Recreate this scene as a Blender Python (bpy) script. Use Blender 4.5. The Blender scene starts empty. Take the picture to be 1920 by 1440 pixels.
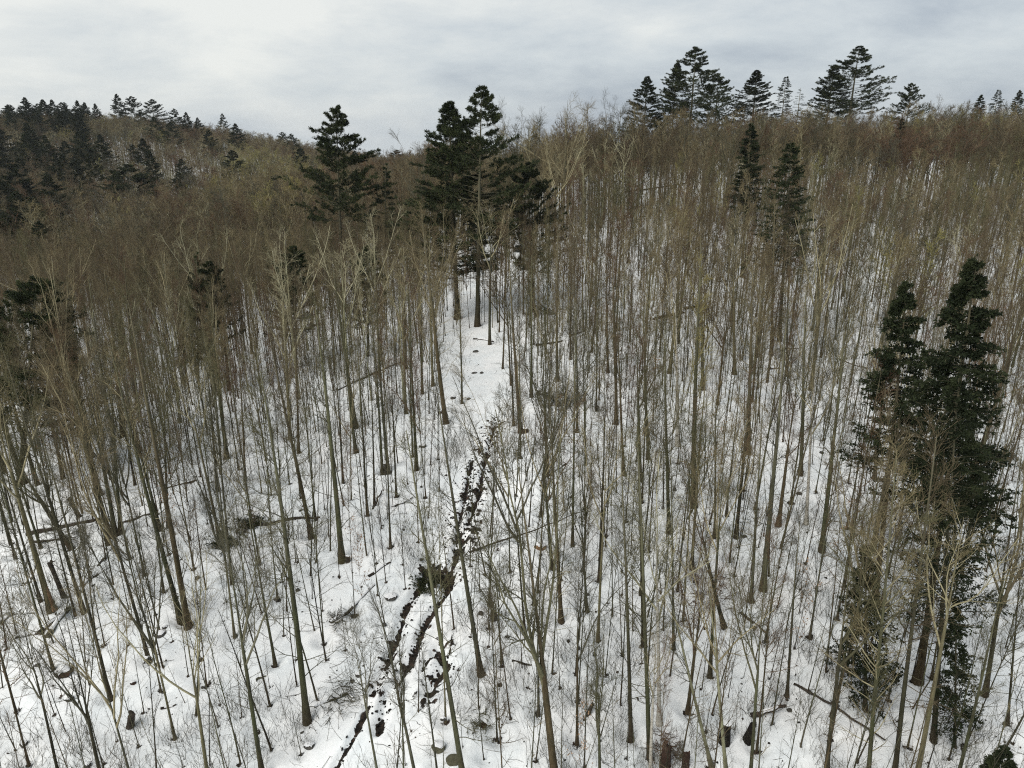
import bpy, math, random
import numpy as np
from mathutils import Vector, Matrix

S = bpy.context.scene
C = S.collection
rad = math.radians

# ------------------------------------------------------------------ camera
PITCH = rad(19.4)
FPX = 1356.0                      # focal length in pixels of the 1920 px wide photograph
cd = bpy.data.cameras.new('camera')
cd.sensor_width = 36.0
cd.lens = FPX / 1920.0 * 36.0
cd.clip_start = 0.5
cd.clip_end = 6000.0
cam = bpy.data.objects.new('camera', cd)
C.objects.link(cam)
cam.location = (0, 0, 0)
cam.rotation_euler = (rad(90) - PITCH, 0, 0)
S.camera = cam

# ------------------------------------------------------------------ light
SUN_EL, SUN_ROT = 50.0, 225.0      # degrees; the sun stands behind thin cloud, behind and to the side of the camera
W = bpy.data.worlds.new('World')
S.world = W
W.use_nodes = True
nt = W.node_tree
nt.nodes.clear()
def N(t, kind, **kw):
    n = t.nodes.new(kind)
    for k, v in kw.items():
        if k in ('inp',):
            for a, b in v.items():
                n.inputs[a].default_value = b
        else:
            setattr(n, k, v)
    return n
wo = N(nt, 'ShaderNodeOutputWorld')
sky = N(nt, 'ShaderNodeTexSky', sky_type='NISHITA', sun_disc=False)
sky.sun_elevation = rad(SUN_EL)
sky.sun_rotation = rad(SUN_ROT)
sky.altitude = 300
bg1 = N(nt, 'ShaderNodeBackground', inp={'Strength': 0.06})
nt.links.new(sky.outputs[0], bg1.inputs['Color'])
tc = N(nt, 'ShaderNodeTexCoord')
mp = N(nt, 'ShaderNodeMapping')
mp.inputs['Scale'].default_value = (1.0, 1.0, 3.0)
mp.inputs['Rotation'].default_value = (0.0, rad(-7), 0.0)
mp.inputs['Location'].default_value = (0.3, 2.2, 0.35)
nt.links.new(tc.outputs['Generated'], mp.inputs['Vector'])
n1 = N(nt, 'ShaderNodeTexNoise', inp={'Scale': 1.6, 'Detail': 8.0, 'Roughness': 0.5, 'Distortion': 0.0})
nt.links.new(mp.outputs[0], n1.inputs['Vector'])
n2 = N(nt, 'ShaderNodeTexNoise', inp={'Scale': 6.0, 'Detail': 7.0, 'Roughness': 0.62, 'Distortion': 0.2})
nt.links.new(mp.outputs[0], n2.inputs['Vector'])
ad = N(nt, 'ShaderNodeMix', data_type='FLOAT')
ad.inputs[0].default_value = 0.30
nt.links.new(n1.outputs['Fac'], ad.inputs[2]); nt.links.new(n2.outputs['Fac'], ad.inputs[3])
# thick cloud hides the sun less towards one side of the whole sky: a broad, smooth change across it
sep = N(nt, 'ShaderNodeSeparateXYZ')
nt.links.new(tc.outputs['Generated'], sep.inputs[0])
m1 = N(nt, 'ShaderNodeMath', operation='MULTIPLY_ADD')
nt.links.new(sep.outputs['X'], m1.inputs[0]); m1.inputs[1].default_value = 0.19
nt.links.new(ad.outputs[0], m1.inputs[2])
cr = N(nt, 'ShaderNodeValToRGB')
e = cr.color_ramp.elements
e[0].position = 0.40; e[0].color = (0.88, 0.895, 0.865, 1)
e[1].position = 0.63; e[1].color = (0.43, 0.485, 0.55, 1)
k = cr.color_ramp.elements.new(0.53); k.color = (0.64, 0.69, 0.72, 1)
nt.links.new(m1.outputs[0], cr.inputs[0])
bg2 = N(nt, 'ShaderNodeBackground', inp={'Strength': 0.53})
nt.links.new(cr.outputs[0], bg2.inputs['Color'])
ms = N(nt, 'ShaderNodeMixShader'); ms.inputs[0].default_value = 0.93
nt.links.new(bg1.outputs[0], ms.inputs[1]); nt.links.new(bg2.outputs[0], ms.inputs[2])
nt.links.new(ms.outputs[0], wo.inputs['Surface'])

sl = bpy.data.lights.new('sun', 'SUN')
sl.energy = 1.5
sl.angle = rad(38)
sl.color = (1.0, 0.955, 0.89)
so = bpy.data.objects.new('sun', sl)
C.objects.link(so)
az = rad(SUN_ROT)                   # Nishita: rotation 0 = +Y, clockwise seen from above
sd = Vector((math.sin(az) * math.cos(rad(SUN_EL)), math.cos(az) * math.cos(rad(SUN_EL)), math.sin(rad(SUN_EL))))
so.rotation_euler = (-sd).to_track_quat('-Z', 'Y').to_euler()

S.view_settings.view_transform = 'Standard'
S.view_settings.look = 'None'
S.view_settings.exposure = 0.9
S.view_settings.gamma = 1.0
S.view_settings.use_curve_mapping = False
S.render.engine = 'CYCLES'
S.cycles.max_bounces = 4
S.cycles.diffuse_bounces = 3
S.cycles.glossy_bounces = 1
S.cycles.transmission_bounces = 1
S.cycles.transparent_max_bounces = 4
S.cycles.use_denoising = False
S.cycles.pixel_filter_type = 'BLACKMAN_HARRIS'
S.cycles.filter_width = 1.15
S.cycles.caustics_reflective = False
S.cycles.caustics_refractive = False

# ------------------------------------------------------------------ photograph geometry helpers
cP, sP = math.cos(PITCH), math.sin(PITCH)
def ray(px, py):
    a = (px - 960.0) / FPX; b = (720.0 - py) / FPX
    return np.array([a, cP + b * sP, -sP + b * cP])
def project(x, y, z):
    D = y * cP - z * sP
    U = y * sP + z * cP
    return 960 + FPX * x / D, 720 - FPX * U / D, D

# ------------------------------------------------------------------ terrain
def vnoise(x, y, seed=0):
    xi = np.floor(x).astype(np.int64); yi = np.floor(y).astype(np.int64)
    fx = x - xi; fy = y - yi
    fx = fx * fx * (3 - 2 * fx); fy = fy * fy * (3 - 2 * fy)
    def h(a, b):
        v = (a * 374761393 + b * 668265263 + seed * 974634777) & 0x7fffffff
        v = ((v ^ (v >> 13)) * 1274126177) & 0x7fffffff
        return ((v ^ (v >> 16)) & 0xffff) / 65535.0
    a = h(xi, yi) * (1 - fx) + h(xi + 1, yi) * fx
    b = h(xi, yi + 1) * (1 - fx) + h(xi + 1, yi + 1) * fx
    return a * (1 - fy) + b * fy
def fbm(x, y, o=4, seed=0):
    s = 0; w = 1; t = 0
    for i in range(o):
        s = s + w * vnoise(x * 2 ** i + 17.3 * i, y * 2 ** i - 9.1 * i, seed + i); t += w; w *= 0.5
    return s / t

ctrl = []
def cpix(px, py, Y):
    r = ray(px, py); s = Y / r[1]; ctrl.append((r[0] * s, Y, r[2] * s))
def cz(px, Y, Z):
    D = Y * cP - Z * sP; ctrl.append(((px - 960) / FPX * D, Y, Z))
for a in [(960, 1440, 24.8), (0, 1440, 25.2), (1920, 1440, 24.5), (100, 1140, 34.5), (640, 1045, 38.7), (1430, 1100, 36),
          (833, 790, 57), (895, 610, 85), (200, 620, 100), (500, 640, 92), (1460, 640, 74), (1390, 520, 98),
          (1280, 348, 160), (1640, 420, 130), (1900, 500, 105), (0, 900, 52), (1900, 1000, 40)]:
    cpix(*a)
for a in [(1300, 195, -8), (1600, 190, -6.5), (1900, 180, -8.5), (1900, 250, -13), (1500, 270, -16), (1050, 130, -17), (1050, 185, -12.5),
          (800, 140, -22), (800, 210, -27), (650, 210, -27.5), (500, 210, -28.5), (300, 190, -34.5), (0, 190, -34.5), (300, 300, -21.5), (0, 300, -20),
          (100, 420, -5), (300, 420, -7), (450, 420, -13), (600, 420, -21), (750, 430, -29), (1000, 420, -28), (1500, 420, -30),
          (0, 520, -12), (300, 520, -18), (300, 130, -30.5), (0, 130, -29.5)]:
    cz(*a)
ctrl += [(-70, 10, -27.5), (70, 10, -28), (0, 5, -28.5), (-60, -40, -30), (60, -40, -30), (0, -45, -31),
         (-700, 900, -90), (0, 900, -110), (700, 900, -110), (-2000, 2800, -400), (0, 3000, -450), (2000, 2800, -400), (-800, 200, -28), (800, 200, -30), (-500, -400, -40), (500, -400, -40)]
ctrl = np.array(ctrl)
_sc = 100.0
def _phi(r2):
    return 0.5 * r2 * np.log(r2 + 1e-9)
def _fit():
    P = ctrl[:, :2] / _sc; n = len(P)
    d2 = ((P[:, None] - P[None]) ** 2).sum(-1)
    A = np.zeros((n + 3, n + 3)); A[:n, :n] = _phi(d2) + np.eye(n) * 0.002
    A[:n, n] = 1; A[:n, n + 1:] = P; A[n, :n] = 1; A[n + 1:, :n] = P.T
    return P, np.linalg.solve(A, np.concatenate([ctrl[:, 2], [0, 0, 0]]))
_P, _Wt = _fit()
def gbase(x, y):
    x = np.asarray(x, float); y = np.asarray(y, float)
    sh = x.shape; q = np.stack([x.ravel(), y.ravel()], 1) / _sc
    out = np.empty(len(q))
    for i in range(0, len(q), 20000):
        p = q[i:i + 20000]
        d2 = ((p[:, None] - _P[None]) ** 2).sum(-1)
        out[i:i + 20000] = _phi(d2) @ _Wt[:-3] + _Wt[-3] + p @ _Wt[-2:]
    r = np.hypot(q[:, 0], q[:, 1])
    out = np.where(r > 12, np.clip(out, -600, 0), out)
    return out.reshape(sh)
def gz(x, y):
    x = np.asarray(x, float); y = np.asarray(y, float)
    return (gbase(x, y) + 0.9 * (fbm(x / 13, y / 13, 3, 5) - .5) + 0.28 * (fbm(x / 2.6, y / 2.6, 3, 9) - .5))
def hit(px, py, ymin=10, ymax=700):
    """ground point that the photograph shows at this pixel"""
    r = ray(px, py)
    Y = np.concatenate([np.arange(ymin, 120, 0.5), np.arange(120, ymax, 2.0)])
    s = Y / r[1]
    d = r[2] * s - gz(r[0] * s, Y)
    i = np.argmax(d < 0)
    if d[i] >= 0 or i == 0:
        i = len(Y) - 1 if d[i] >= 0 else 1
    t = d[i - 1] / (d[i - 1] - d[i] + 1e-9) if d[i - 1] > 0 else 0
    y = Y[i - 1] + t * (Y[i] - Y[i - 1]); s = y / r[1]
    x = r[0] * s
    return np.array([x, y, float(gz(x, y))])
def under_top(px, py, h, ymin, ymax=600):
    """foot of a thing h metres tall whose top stands at this pixel, the first one beyond ymin"""
    r = ray(px, py)
    Y = np.arange(ymin, ymax, 1.0); s = Y / r[1]
    d = np.abs(r[2] * s - h - gbase(r[0] * s, Y))
    sg = r[2] * s - h - gbase(r[0] * s, Y)
    ch = np.where(np.sign(sg[1:]) != np.sign(sg[:-1]))[0]
    i = ch[0] if len(ch) else int(np.argmin(d))
    x = r[0] * s[i]
    return np.array([x, Y[i], float(gz(x, Y[i]))])

rng = np.random.default_rng(20)

# ------------------------------------------------------------------ materials
def mat(name):
    m = bpy.data.materials.new(name); m.use_nodes = True
    t = m.node_tree; t.nodes.clear()
    o = N(t, 'ShaderNodeOutputMaterial'); b = N(t, 'ShaderNodeBsdfPrincipled')
    b.inputs['Roughness'].default_value = 0.9
    b.inputs['Specular IOR Level'].default_value = 0.15
    t.links.new(b.outputs[0], o.inputs['Surface'])
    return m, t, b
def ramp(t, stops, fac):
    r = N(t, 'ShaderNodeValToRGB'); el = r.color_ramp.elements
    while len(el) < len(stops): el.new(0.5)
    for q, (p, c) in zip(el, stops):
        q.position = p; q.color = (*c, 1)
    t.links.new(fac, r.inputs[0]); return r
def noise(t, vec, scale, detail=4, rough=.6, dist=0.0):
    n = N(t, 'ShaderNodeTexNoise', inp={'Scale': scale, 'Detail': detail, 'Roughness': rough, 'Distortion': dist})
    t.links.new(vec, n.inputs['Vector']); return n
def mixc(t, fac, a, b, mode='MIX'):
    m = N(t, 'ShaderNodeMix', data_type='RGBA', blend_type=mode)
    if isinstance(fac, float): m.inputs[0].default_value = fac
    else: t.links.new(fac, m.inputs[0])
    for i, v in ((6, a), (7, b)):
        if isinstance(v, tuple): m.inputs[i].default_value = (*v, 1)
        else: t.links.new(v, m.inputs[i])
    return m.outputs[2]

def bark_mat(name, dark, mid, light, moss=None, mossamt=.45, upper=.36):
    m, t, b = mat(name)
    dark, mid, light = [(c[0] * .92, c[1] * .97, c[2] * .80) for c in (dark, mid, light)]
    tcn = N(t, 'ShaderNodeTexCoord'); oi = N(t, 'ShaderNodeObjectInfo')
    mpn = N(t, 'ShaderNodeMapping'); mpn.inputs['Scale'].default_value = (6, 6, 0.9)
    vadd = N(t, 'ShaderNodeVectorMath', operation='ADD')
    t.links.new(tcn.outputs['Object'], vadd.inputs[0]); t.links.new(oi.outputs['Location'], vadd.inputs[1])
    t.links.new(vadd.outputs[0], mpn.inputs[0])
    n = noise(t, mpn.outputs[0], 1.0, 6, .65)
    c = ramp(t, [(0.3, dark), (0.5, mid), (0.72, light)], n.outputs['Fac']).outputs[0]
    if moss:
        n3 = noise(t, vadd.outputs[0], 0.55, 3)
        r = ramp(t, [(0.42, (0, 0, 0)), (0.62, (mossamt,) * 3)], n3.outputs['Fac'])
        c = mixc(t, r.outputs[0], c, moss)
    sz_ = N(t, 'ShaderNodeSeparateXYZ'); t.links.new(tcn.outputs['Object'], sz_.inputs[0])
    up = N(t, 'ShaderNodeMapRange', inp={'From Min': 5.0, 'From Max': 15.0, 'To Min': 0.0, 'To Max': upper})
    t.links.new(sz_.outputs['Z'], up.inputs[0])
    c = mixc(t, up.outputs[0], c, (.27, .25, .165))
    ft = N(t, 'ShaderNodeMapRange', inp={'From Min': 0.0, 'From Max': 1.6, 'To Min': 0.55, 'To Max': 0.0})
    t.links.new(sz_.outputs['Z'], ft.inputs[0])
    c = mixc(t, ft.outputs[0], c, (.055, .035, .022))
    v = N(t, 'ShaderNodeMapRange', inp={'To Min': 0.72, 'To Max': 1.3})
    t.links.new(oi.outputs['Random'], v.inputs[0])
    hs = N(t, 'ShaderNodeHueSaturation'); t.links.new(c, hs.inputs['Color']); t.links.new(v.outputs[0], hs.inputs['Value'])
    t.links.new(hs.outputs[0], b.inputs['Base Color'])
    bp = N(t, 'ShaderNodeBump', inp={'Strength': 0.6, 'Distance': 0.03}); t.links.new(n.outputs['Fac'], bp.inputs['Height'])
    t.links.new(bp.outputs[0], b.inputs['Normal'])
    return m
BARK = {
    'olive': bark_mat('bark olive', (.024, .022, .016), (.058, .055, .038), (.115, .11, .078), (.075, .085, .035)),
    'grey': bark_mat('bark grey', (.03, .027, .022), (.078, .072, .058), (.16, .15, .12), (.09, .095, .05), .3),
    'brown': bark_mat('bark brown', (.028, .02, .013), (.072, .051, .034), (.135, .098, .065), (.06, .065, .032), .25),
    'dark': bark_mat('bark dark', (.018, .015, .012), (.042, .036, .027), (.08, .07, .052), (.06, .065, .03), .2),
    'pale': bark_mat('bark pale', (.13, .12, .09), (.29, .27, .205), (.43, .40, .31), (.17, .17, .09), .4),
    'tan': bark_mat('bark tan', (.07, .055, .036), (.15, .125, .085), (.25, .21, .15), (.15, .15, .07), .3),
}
def birch_mat():
    m, t, b = mat('birch bark')
    tcn = N(t, 'ShaderNodeTexCoord')
    mpn = N(t, 'ShaderNodeMapping'); mpn.inputs['Scale'].default_value = (1.5, 1.5, 7)
    t.links.new(tcn.outputs['Object'], mpn.inputs[0])
    n = noise(t, mpn.outputs[0], 1.3, 5, .7)
    c = ramp(t, [(0.36, (.05, .04, .035)), (0.42, (.36, .34, .29)), (0.7, (.56, .53, .46))], n.outputs['Fac'])
    t.links.new(c.outputs[0], b.inputs['Base Color']); return m
BARK['white'] = birch_mat()
def greener(c, k=1.06): return (c[0] * .98 * k, c[1] * 1.01 * k, c[2] * .85 * k)
def twig_mat(name, cols):
    m, t, b = mat(name)
    if 'leaves' not in name: cols = [greener(c) for c in cols]
    oi = N(t, 'ShaderNodeObjectInfo')
    st = [(i / max(1, len(cols) - 1), c) for i, c in enumerate(cols)]
    r = ramp(t, st, oi.outputs['Random'])
    tcn = N(t, 'ShaderNodeTexCoord'); n = noise(t, tcn.outputs['Object'], 1.7, 2)
    v = N(t, 'ShaderNodeMapRange', inp={'From Min': .3, 'From Max': .7, 'To Min': 0.75, 'To Max': 1.25})
    t.links.new(n.outputs['Fac'], v.inputs[0])
    hs = N(t, 'ShaderNodeHueSaturation'); t.links.new(r.outputs[0], hs.inputs['Color']); t.links.new(v.outputs[0], hs.inputs['Value'])
    t.links.new(hs.outputs[0], b.inputs['Base Color']); return m
TWIG = {
    'brown': twig_mat('twigs brown', [(.112, .084, .06), (.085, .063, .047), (.14, .108, .076), (.10, .08, .06)]),
    'grey': twig_mat('twigs grey', [(.085, .078, .062), (.06, .054, .044), (.12, .108, .085)]),
    'olive': twig_mat('twigs olive', [(.08, .073, .045), (.11, .10, .06), (.06, .054, .036)]),
    'yellow': twig_mat('twigs yellow', [(.27, .235, .10), (.22, .20, .085), (.25, .20, .09)]),
    'red': twig_mat('twigs red', [(.12, .07, .052), (.10, .06, .046), (.14, .088, .06)]),
    'pale': twig_mat('twigs pale', [(.36, .32, .24), (.29, .26, .19)]),
    'tan': twig_mat('twigs tan', [(.19, .15, .10), (.155, .12, .08), (.21, .17, .11)]),
}
def needle_mat(name, cols):
    m, t, b = mat(name)
    tcn = N(t, 'ShaderNodeTexCoord'); n = noise(t, tcn.outputs['Object'], 0.8, 3)
    r = ramp(t, [(0.3, cols[0]), (0.5, cols[1]), (0.7, cols[2])], n.outputs['Fac'])
    oi = N(t, 'ShaderNodeObjectInfo')
    v = N(t, 'ShaderNodeMapRange', inp={'To Min': 0.75, 'To Max': 1.25}); t.links.new(oi.outputs['Random'], v.inputs[0])
    hs = N(t, 'ShaderNodeHueSaturation'); t.links.new(r.outputs[0], hs.inputs['Color']); t.links.new(v.outputs[0], hs.inputs['Value'])
    t.links.new(hs.outputs[0], b.inputs['Base Color']); return m
LIMB = {
    'brown': twig_mat('limbs brown', [(.11, .085, .06), (.08, .06, .045), (.16, .13, .095)]),
    'grey': twig_mat('limbs grey', [(.10, .092, .075), (.07, .065, .052), (.15, .138, .11)]),
    'olive': twig_mat('limbs olive', [(.095, .088, .058), (.068, .062, .042), (.14, .128, .088)]),
    'yellow': twig_mat('limbs yellow', [(.30, .27, .14), (.26, .24, .13)]),
    'red': twig_mat('limbs red', [(.15, .10, .075), (.12, .085, .065)]),
    'pale': twig_mat('limbs pale', [(.42, .38, .30), (.36, .33, .26)]),
    'tan': twig_mat('limbs tan', [(.30, .26, .19), (.25, .21, .15), (.34, .30, .22)]),
}
NEEDLE = {
    'pine': needle_mat('needles pine', [(.013, .018, .008), (.024, .032, .013), (.05, .058, .022)]),
    'spruce': needle_mat('needles spruce', [(.010, .015, .007), (.019, .026, .011), (.036, .045, .019)]),
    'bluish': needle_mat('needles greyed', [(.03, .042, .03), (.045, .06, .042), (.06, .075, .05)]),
}
def snow_ground():
    m, t, b = mat('snow over leaf litter')
    b.inputs['Roughness'].default_value = .75
    g = N(t, 'ShaderNodeNewGeometry'); at = N(t, 'ShaderNodeAttribute', attribute_name='soil')
    P = g.outputs['Position']
    nb = noise(t, P, 0.35, 5, .6)
    c = ramp(t, [(0.3, (.77, .81, .825)), (0.7, (.86, .865, .86))], nb.outputs['Fac']).outputs[0]
    # sparse specks of litter: fallen leaves, bark, buds
    ns = noise(t, P, 7.5, 3, .7)
    rs = ramp(t, [(0.735, (0, 0, 0)), (0.765, (1, 1, 1))], ns.outputs['Fac'])
    c = mixc(t, rs.outputs[0], c, (.15, .115, .085))
    # soil
    n5 = noise(t, P, 3.2, 6, .7)
    sm = N(t, 'ShaderNodeMath', operation='MULTIPLY_ADD'); t.links.new(n5.outputs['Fac'], sm.inputs[0]); sm.inputs[1].default_value = 1.5
    t.links.new(at.outputs['Fac'], sm.inputs[2])
    rm = ramp(t, [(1.17 / 2, (0, 0, 0)), (1.25 / 2, (1, 1, 1))], sm.outputs[0])
    hf = N(t, 'ShaderNodeMath', operation='MULTIPLY'); t.links.new(sm.outputs[0], hf.inputs[0]); hf.inputs[1].default_value = .5
    t.links.new(hf.outputs[0], rm.inputs[0])
    n6 = noise(t, P, 2.0, 5, .7)
    soil = ramp(t, [(0.36, (.009, .008, .007)), (0.52, (.022, .017, .013)), (0.68, (.075, .05, .036))], n6.outputs['Fac']).outputs[0]
    c = mixc(t, rm.outputs[0], c, soil)
    t.links.new(c, b.inputs['Base Color'])
    n7 = noise(t, P, 1.6, 6, .6)
    bp = N(t, 'ShaderNodeBump', inp={'Strength': 0.35, 'Distance': 0.2}); t.links.new(n7.outputs['Fac'], bp.inputs['Height'])
    t.links.new(bp.outputs[0], b.inputs['Normal'])
    return m
M_SNOW = snow_ground()
def plain(name, stops, scale=3.0, bump=.5, dist=.05):
    m, t, b = mat(name)
    tcn = N(t, 'ShaderNodeTexCoord'); n = noise(t, tcn.outputs['Object'], scale, 6, .65)
    r = ramp(t, stops, n.outputs['Fac']); t.links.new(r.outputs[0], b.inputs['Base Color'])
    bp = N(t, 'ShaderNodeBump', inp={'Strength': bump, 'Distance': dist}); t.links.new(n.outputs['Fac'], bp.inputs['Height'])
    t.links.new(bp.outputs[0], b.inputs['Normal']); return m
M_CAP = plain('lying snow', [(.3, (.78, .79, .80)), (.7, (.85, .855, .86))], 2.5, .3, .05)
M_ROCK = plain('dark rock', [(.3, (.03, .028, .025)), (.6, (.085, .08, .07)), (.8, (.15, .14, .12))], 3)
M_MOSSROCK = plain('mossy rock', [(.3, (.05, .048, .03)), (.6, (.12, .115, .075)), (.8, (.19, .18, .13))], 3)
M_EARTH = plain('reddish earth', [(.3, (.02, .014, .011)), (.6, (.06, .036, .026)), (.8, (.12, .07, .05))], 4)
M_SOIL = plain('wet black soil', [(.3, (.008, .007, .006)), (.6, (.018, .015, .012)), (.8, (.045, .03, .023))], 5)
M_LOG = plain('weathered log', [(.3, (.02, .016, .013)), (.55, (.055, .045, .035)), (.8, (.13, .11, .085))], 4)
M_WOOD = plain('split wood', [(.3, (.13, .075, .04)), (.6, (.24, .15, .085)), (.8, (.34, .23, .14))], 4)
M_LEAF = twig_mat('dry beech leaves', [(.24, .14, .075), (.30, .19, .11), (.2, .11, .07)])

# ------------------------------------------------------------------ mesh helpers
def mk_mesh(name, V, quads=None, tris=None, mats=(), midx=None, smooth=True):
    me = bpy.data.meshes.new(name)
    V = np.asarray(V, np.float32).reshape(-1, 3)
    nq = 0 if quads is None else len(quads); ntr = 0 if tris is None else len(tris)
    me.vertices.add(len(V)); me.vertices.foreach_set('co', V.ravel())
    li = []; st = []
    if nq: li.append(np.asarray(quads, np.int32).ravel()); st.append(np.arange(nq) * 4)
    if ntr: li.append(np.asarray(tris, np.int32).ravel()); st.append(nq * 4 + np.arange(ntr) * 3)
    li = np.concatenate(li).astype(np.int32); st = np.concatenate(st).astype(np.int32)
    me.loops.add(len(li)); me.loops.foreach_set('vertex_index', li)
    me.polygons.add(nq + ntr); me.polygons.foreach_set('loop_start', st)
    if midx is not None: me.polygons.foreach_set('material_index', np.asarray(midx, np.int32))
    me.polygons.foreach_set('use_smooth', np.full(nq + ntr, smooth))
    for m in mats: me.materials.append(m)
    me.update(calc_edges=True)
    return me
def unit(v):
    return v / (np.linalg.norm(v, axis=-1, keepdims=True) + 1e-9)
def frames(D):
    ref = np.where(np.abs(D[..., 2:3]) > .9, np.array([1., 0, 0]), np.array([0, 0, 1.]))
    a = unit(np.cross(D, ref)); b = np.cross(D, a); return a, b
def tubes(P, R, n=3):
    """P (N,k,3), R (N,k) -> verts, quads"""
    Nn, k, _ = P.shape
    D = np.gradient(P, axis=1); D = unit(D)
    a, b = frames(np.repeat(unit(P[:, -1] - P[:, 0])[:, None], k, 1))
    th = np.arange(n) * 2 * np.pi / n
    V = P[:, :, None] + R[:, :, None, None] * (np.cos(th)[None, None, :, None] * a[:, :, None] + np.sin(th)[None, None, :, None] * b[:, :, None])
    idx = np.arange(Nn * k * n).reshape(Nn, k, n)
    q = np.stack([idx[:, :-1], np.roll(idx[:, :-1], -1, 2), np.roll(idx[:, 1:], -1, 2), idx[:, 1:]], -1)
    return V.reshape(-1, 3), q.reshape(-1, 4)
class Geo:
    def __init__(s): s.V = []; s.Q = []; s.T = []; s.mq = []; s.mt = []; s.n = 0
    def add(s, V, Q=None, T=None, m=0):
        if Q is not None: s.Q.append(np.asarray(Q) + s.n); s.mq.append(np.full(len(Q), m))
        if T is not None: s.T.append(np.asarray(T) + s.n); s.mt.append(np.full(len(T), m))
        s.V.append(V); s.n += len(V); return s
    def mesh(s, name, mats, smooth=True):
        Q = np.concatenate(s.Q) if s.Q else None; T = np.concatenate(s.T) if s.T else None
        return mk_mesh(name, np.concatenate(s.V), Q, T, mats, np.concatenate(s.mq + s.mt), smooth)

def grow(par, pR, nper, t0, t1, ang, angsd, L, lf, k, up=0.0, wob=.08, rr=.5, rtip=.25, planar=None, rmin=.003, curve=0.0, warp=1.0):
    Nn, kk, _ = par.shape; M = Nn * nper
    pi = np.repeat(np.arange(Nn), nper)
    t = t0 + (t1 - t0) * (1 - (1 - (np.tile(np.arange(nper), Nn) + rng.uniform(0, 1, M)) / nper) ** warp)
    f = t * (kk - 1); i = np.minimum(f.astype(int), kk - 2); fr = (f - i)[:, None]
    A = par[pi, i]; B = par[pi, i + 1]; pos = A * (1 - fr) + B * fr
    d = unit(B - A); a, b = frames(d)
    ph = rng.uniform(0, 2 * np.pi, M)
    if planar is not None:
        ph = np.where(rng.random(M) < .5, 0, np.pi) + rng.normal(0, planar, M)
    perp = np.cos(ph)[:, None] * a + np.sin(ph)[:, None] * b
    an = np.radians(rng.normal(ang, angsd, M))[:, None]
    dr = unit(d * np.cos(an) + perp * np.sin(an)); dr[:, 2] += up; dr = unit(dr)
    ln = (L * lf(t) * rng.uniform(.65, 1.25, M))[:, None]
    r0 = (pR[pi, i] * (1 - fr[:, 0]) + pR[pi, i + 1] * fr[:, 0]) * rr
    r0 = np.maximum(r0, rmin)
    P = np.empty((M, k, 3)); P[:, 0] = pos
    for j in range(1, k):
        P[:, j] = P[:, j - 1] + dr * ln / (k - 1)
        dr = dr + rng.normal(0, wob, (M, 3)); dr[:, 2] += curve; dr = unit(dr)
    R = r0[:, None] * np.linspace(1, rtip, k)[None]
    return P, np.maximum(R, rmin * .55)

def trunk_line(H, k=16, wob=.012, lean=(0, 0), r0=.12, rt=.015, flare=1.6):
    z = np.linspace(0, 1, k) ** 1.05
    P = np.zeros((1, k, 3)); P[0, :, 2] = z * H
    w = np.cumsum(np.cumsum(rng.normal(0, wob * H / k, (k, 2)), 0), 0) * .35; w -= w[0]
    w -= z[:, None] * w[-1] * .8
    P[0, :, :2] = w + np.outer(z, lean)
    R = r0 * (1 - z) ** .85 + rt
    R[0] *= flare; R[1] *= 1 + (flare - 1) * .12
    P[0, 0, 2] = -.35
    return P, R[None]

# ------------------------------------------------------------------ broadleaf tree kinds (unit meshes, real size)
def pole_tree(H=16, r0=.105, start=.42, nb=24, spread=2.2, twr=.0062, n3=5, low=True, dens=1.0, ang=46, lim=.014):
    P, R = trunk_line(H, 16, .016, rng.normal(0, .25, 2), r0)
    tr = Geo(); tr.add(*tubes(P, R, 8))
    g = Geo()
    nb = int(nb * dens)
    P1, R1 = grow(P, R, nb, start, .985, ang, 12, spread, lambda t: np.clip(1.2 - .9 * (t - start) / (1 - start), .25, 1.1), 6, .12, .09, .45, .2, rmin=lim, curve=.09)
    P2, R2 = grow(P1, R1, 7, .2, .98, 38, 12, spread * .44, lambda t: 1.15 - .6 * t, 4, .08, .1, .6, .3, rmin=twr * 1.25, curve=.05)
    P3, R3 = grow(P2, R2, n3, .15, 1, 38, 14, spread * .2, lambda t: 1.1 - .4 * t, 3, .05, .12, .7, .4, rmin=twr)
    for m_, (p, r) in ((1, (P1, R1)), (0, (P2, R2)), (0, (P3, R3))): g.add(*tubes(p, r, 3), m=m_)
    if low:
        Pl, Rl = grow(P, R, 9, .12, start + .12, 66, 14, 2.3, lambda t: np.ones_like(t), 6, .0, .11, .26, .25, rmin=.011, curve=.05)
        Pm, Rm = grow(Pl, Rl, 7, .25, 1, 42, 14, .7, lambda t: np.ones_like(t), 3, .05, .12, .6, .4, rmin=twr)
        g.add(*tubes(Pl, Rl, 3), m=1); g.add(*tubes(Pm, Rm, 3))
    return tr, g
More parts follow.
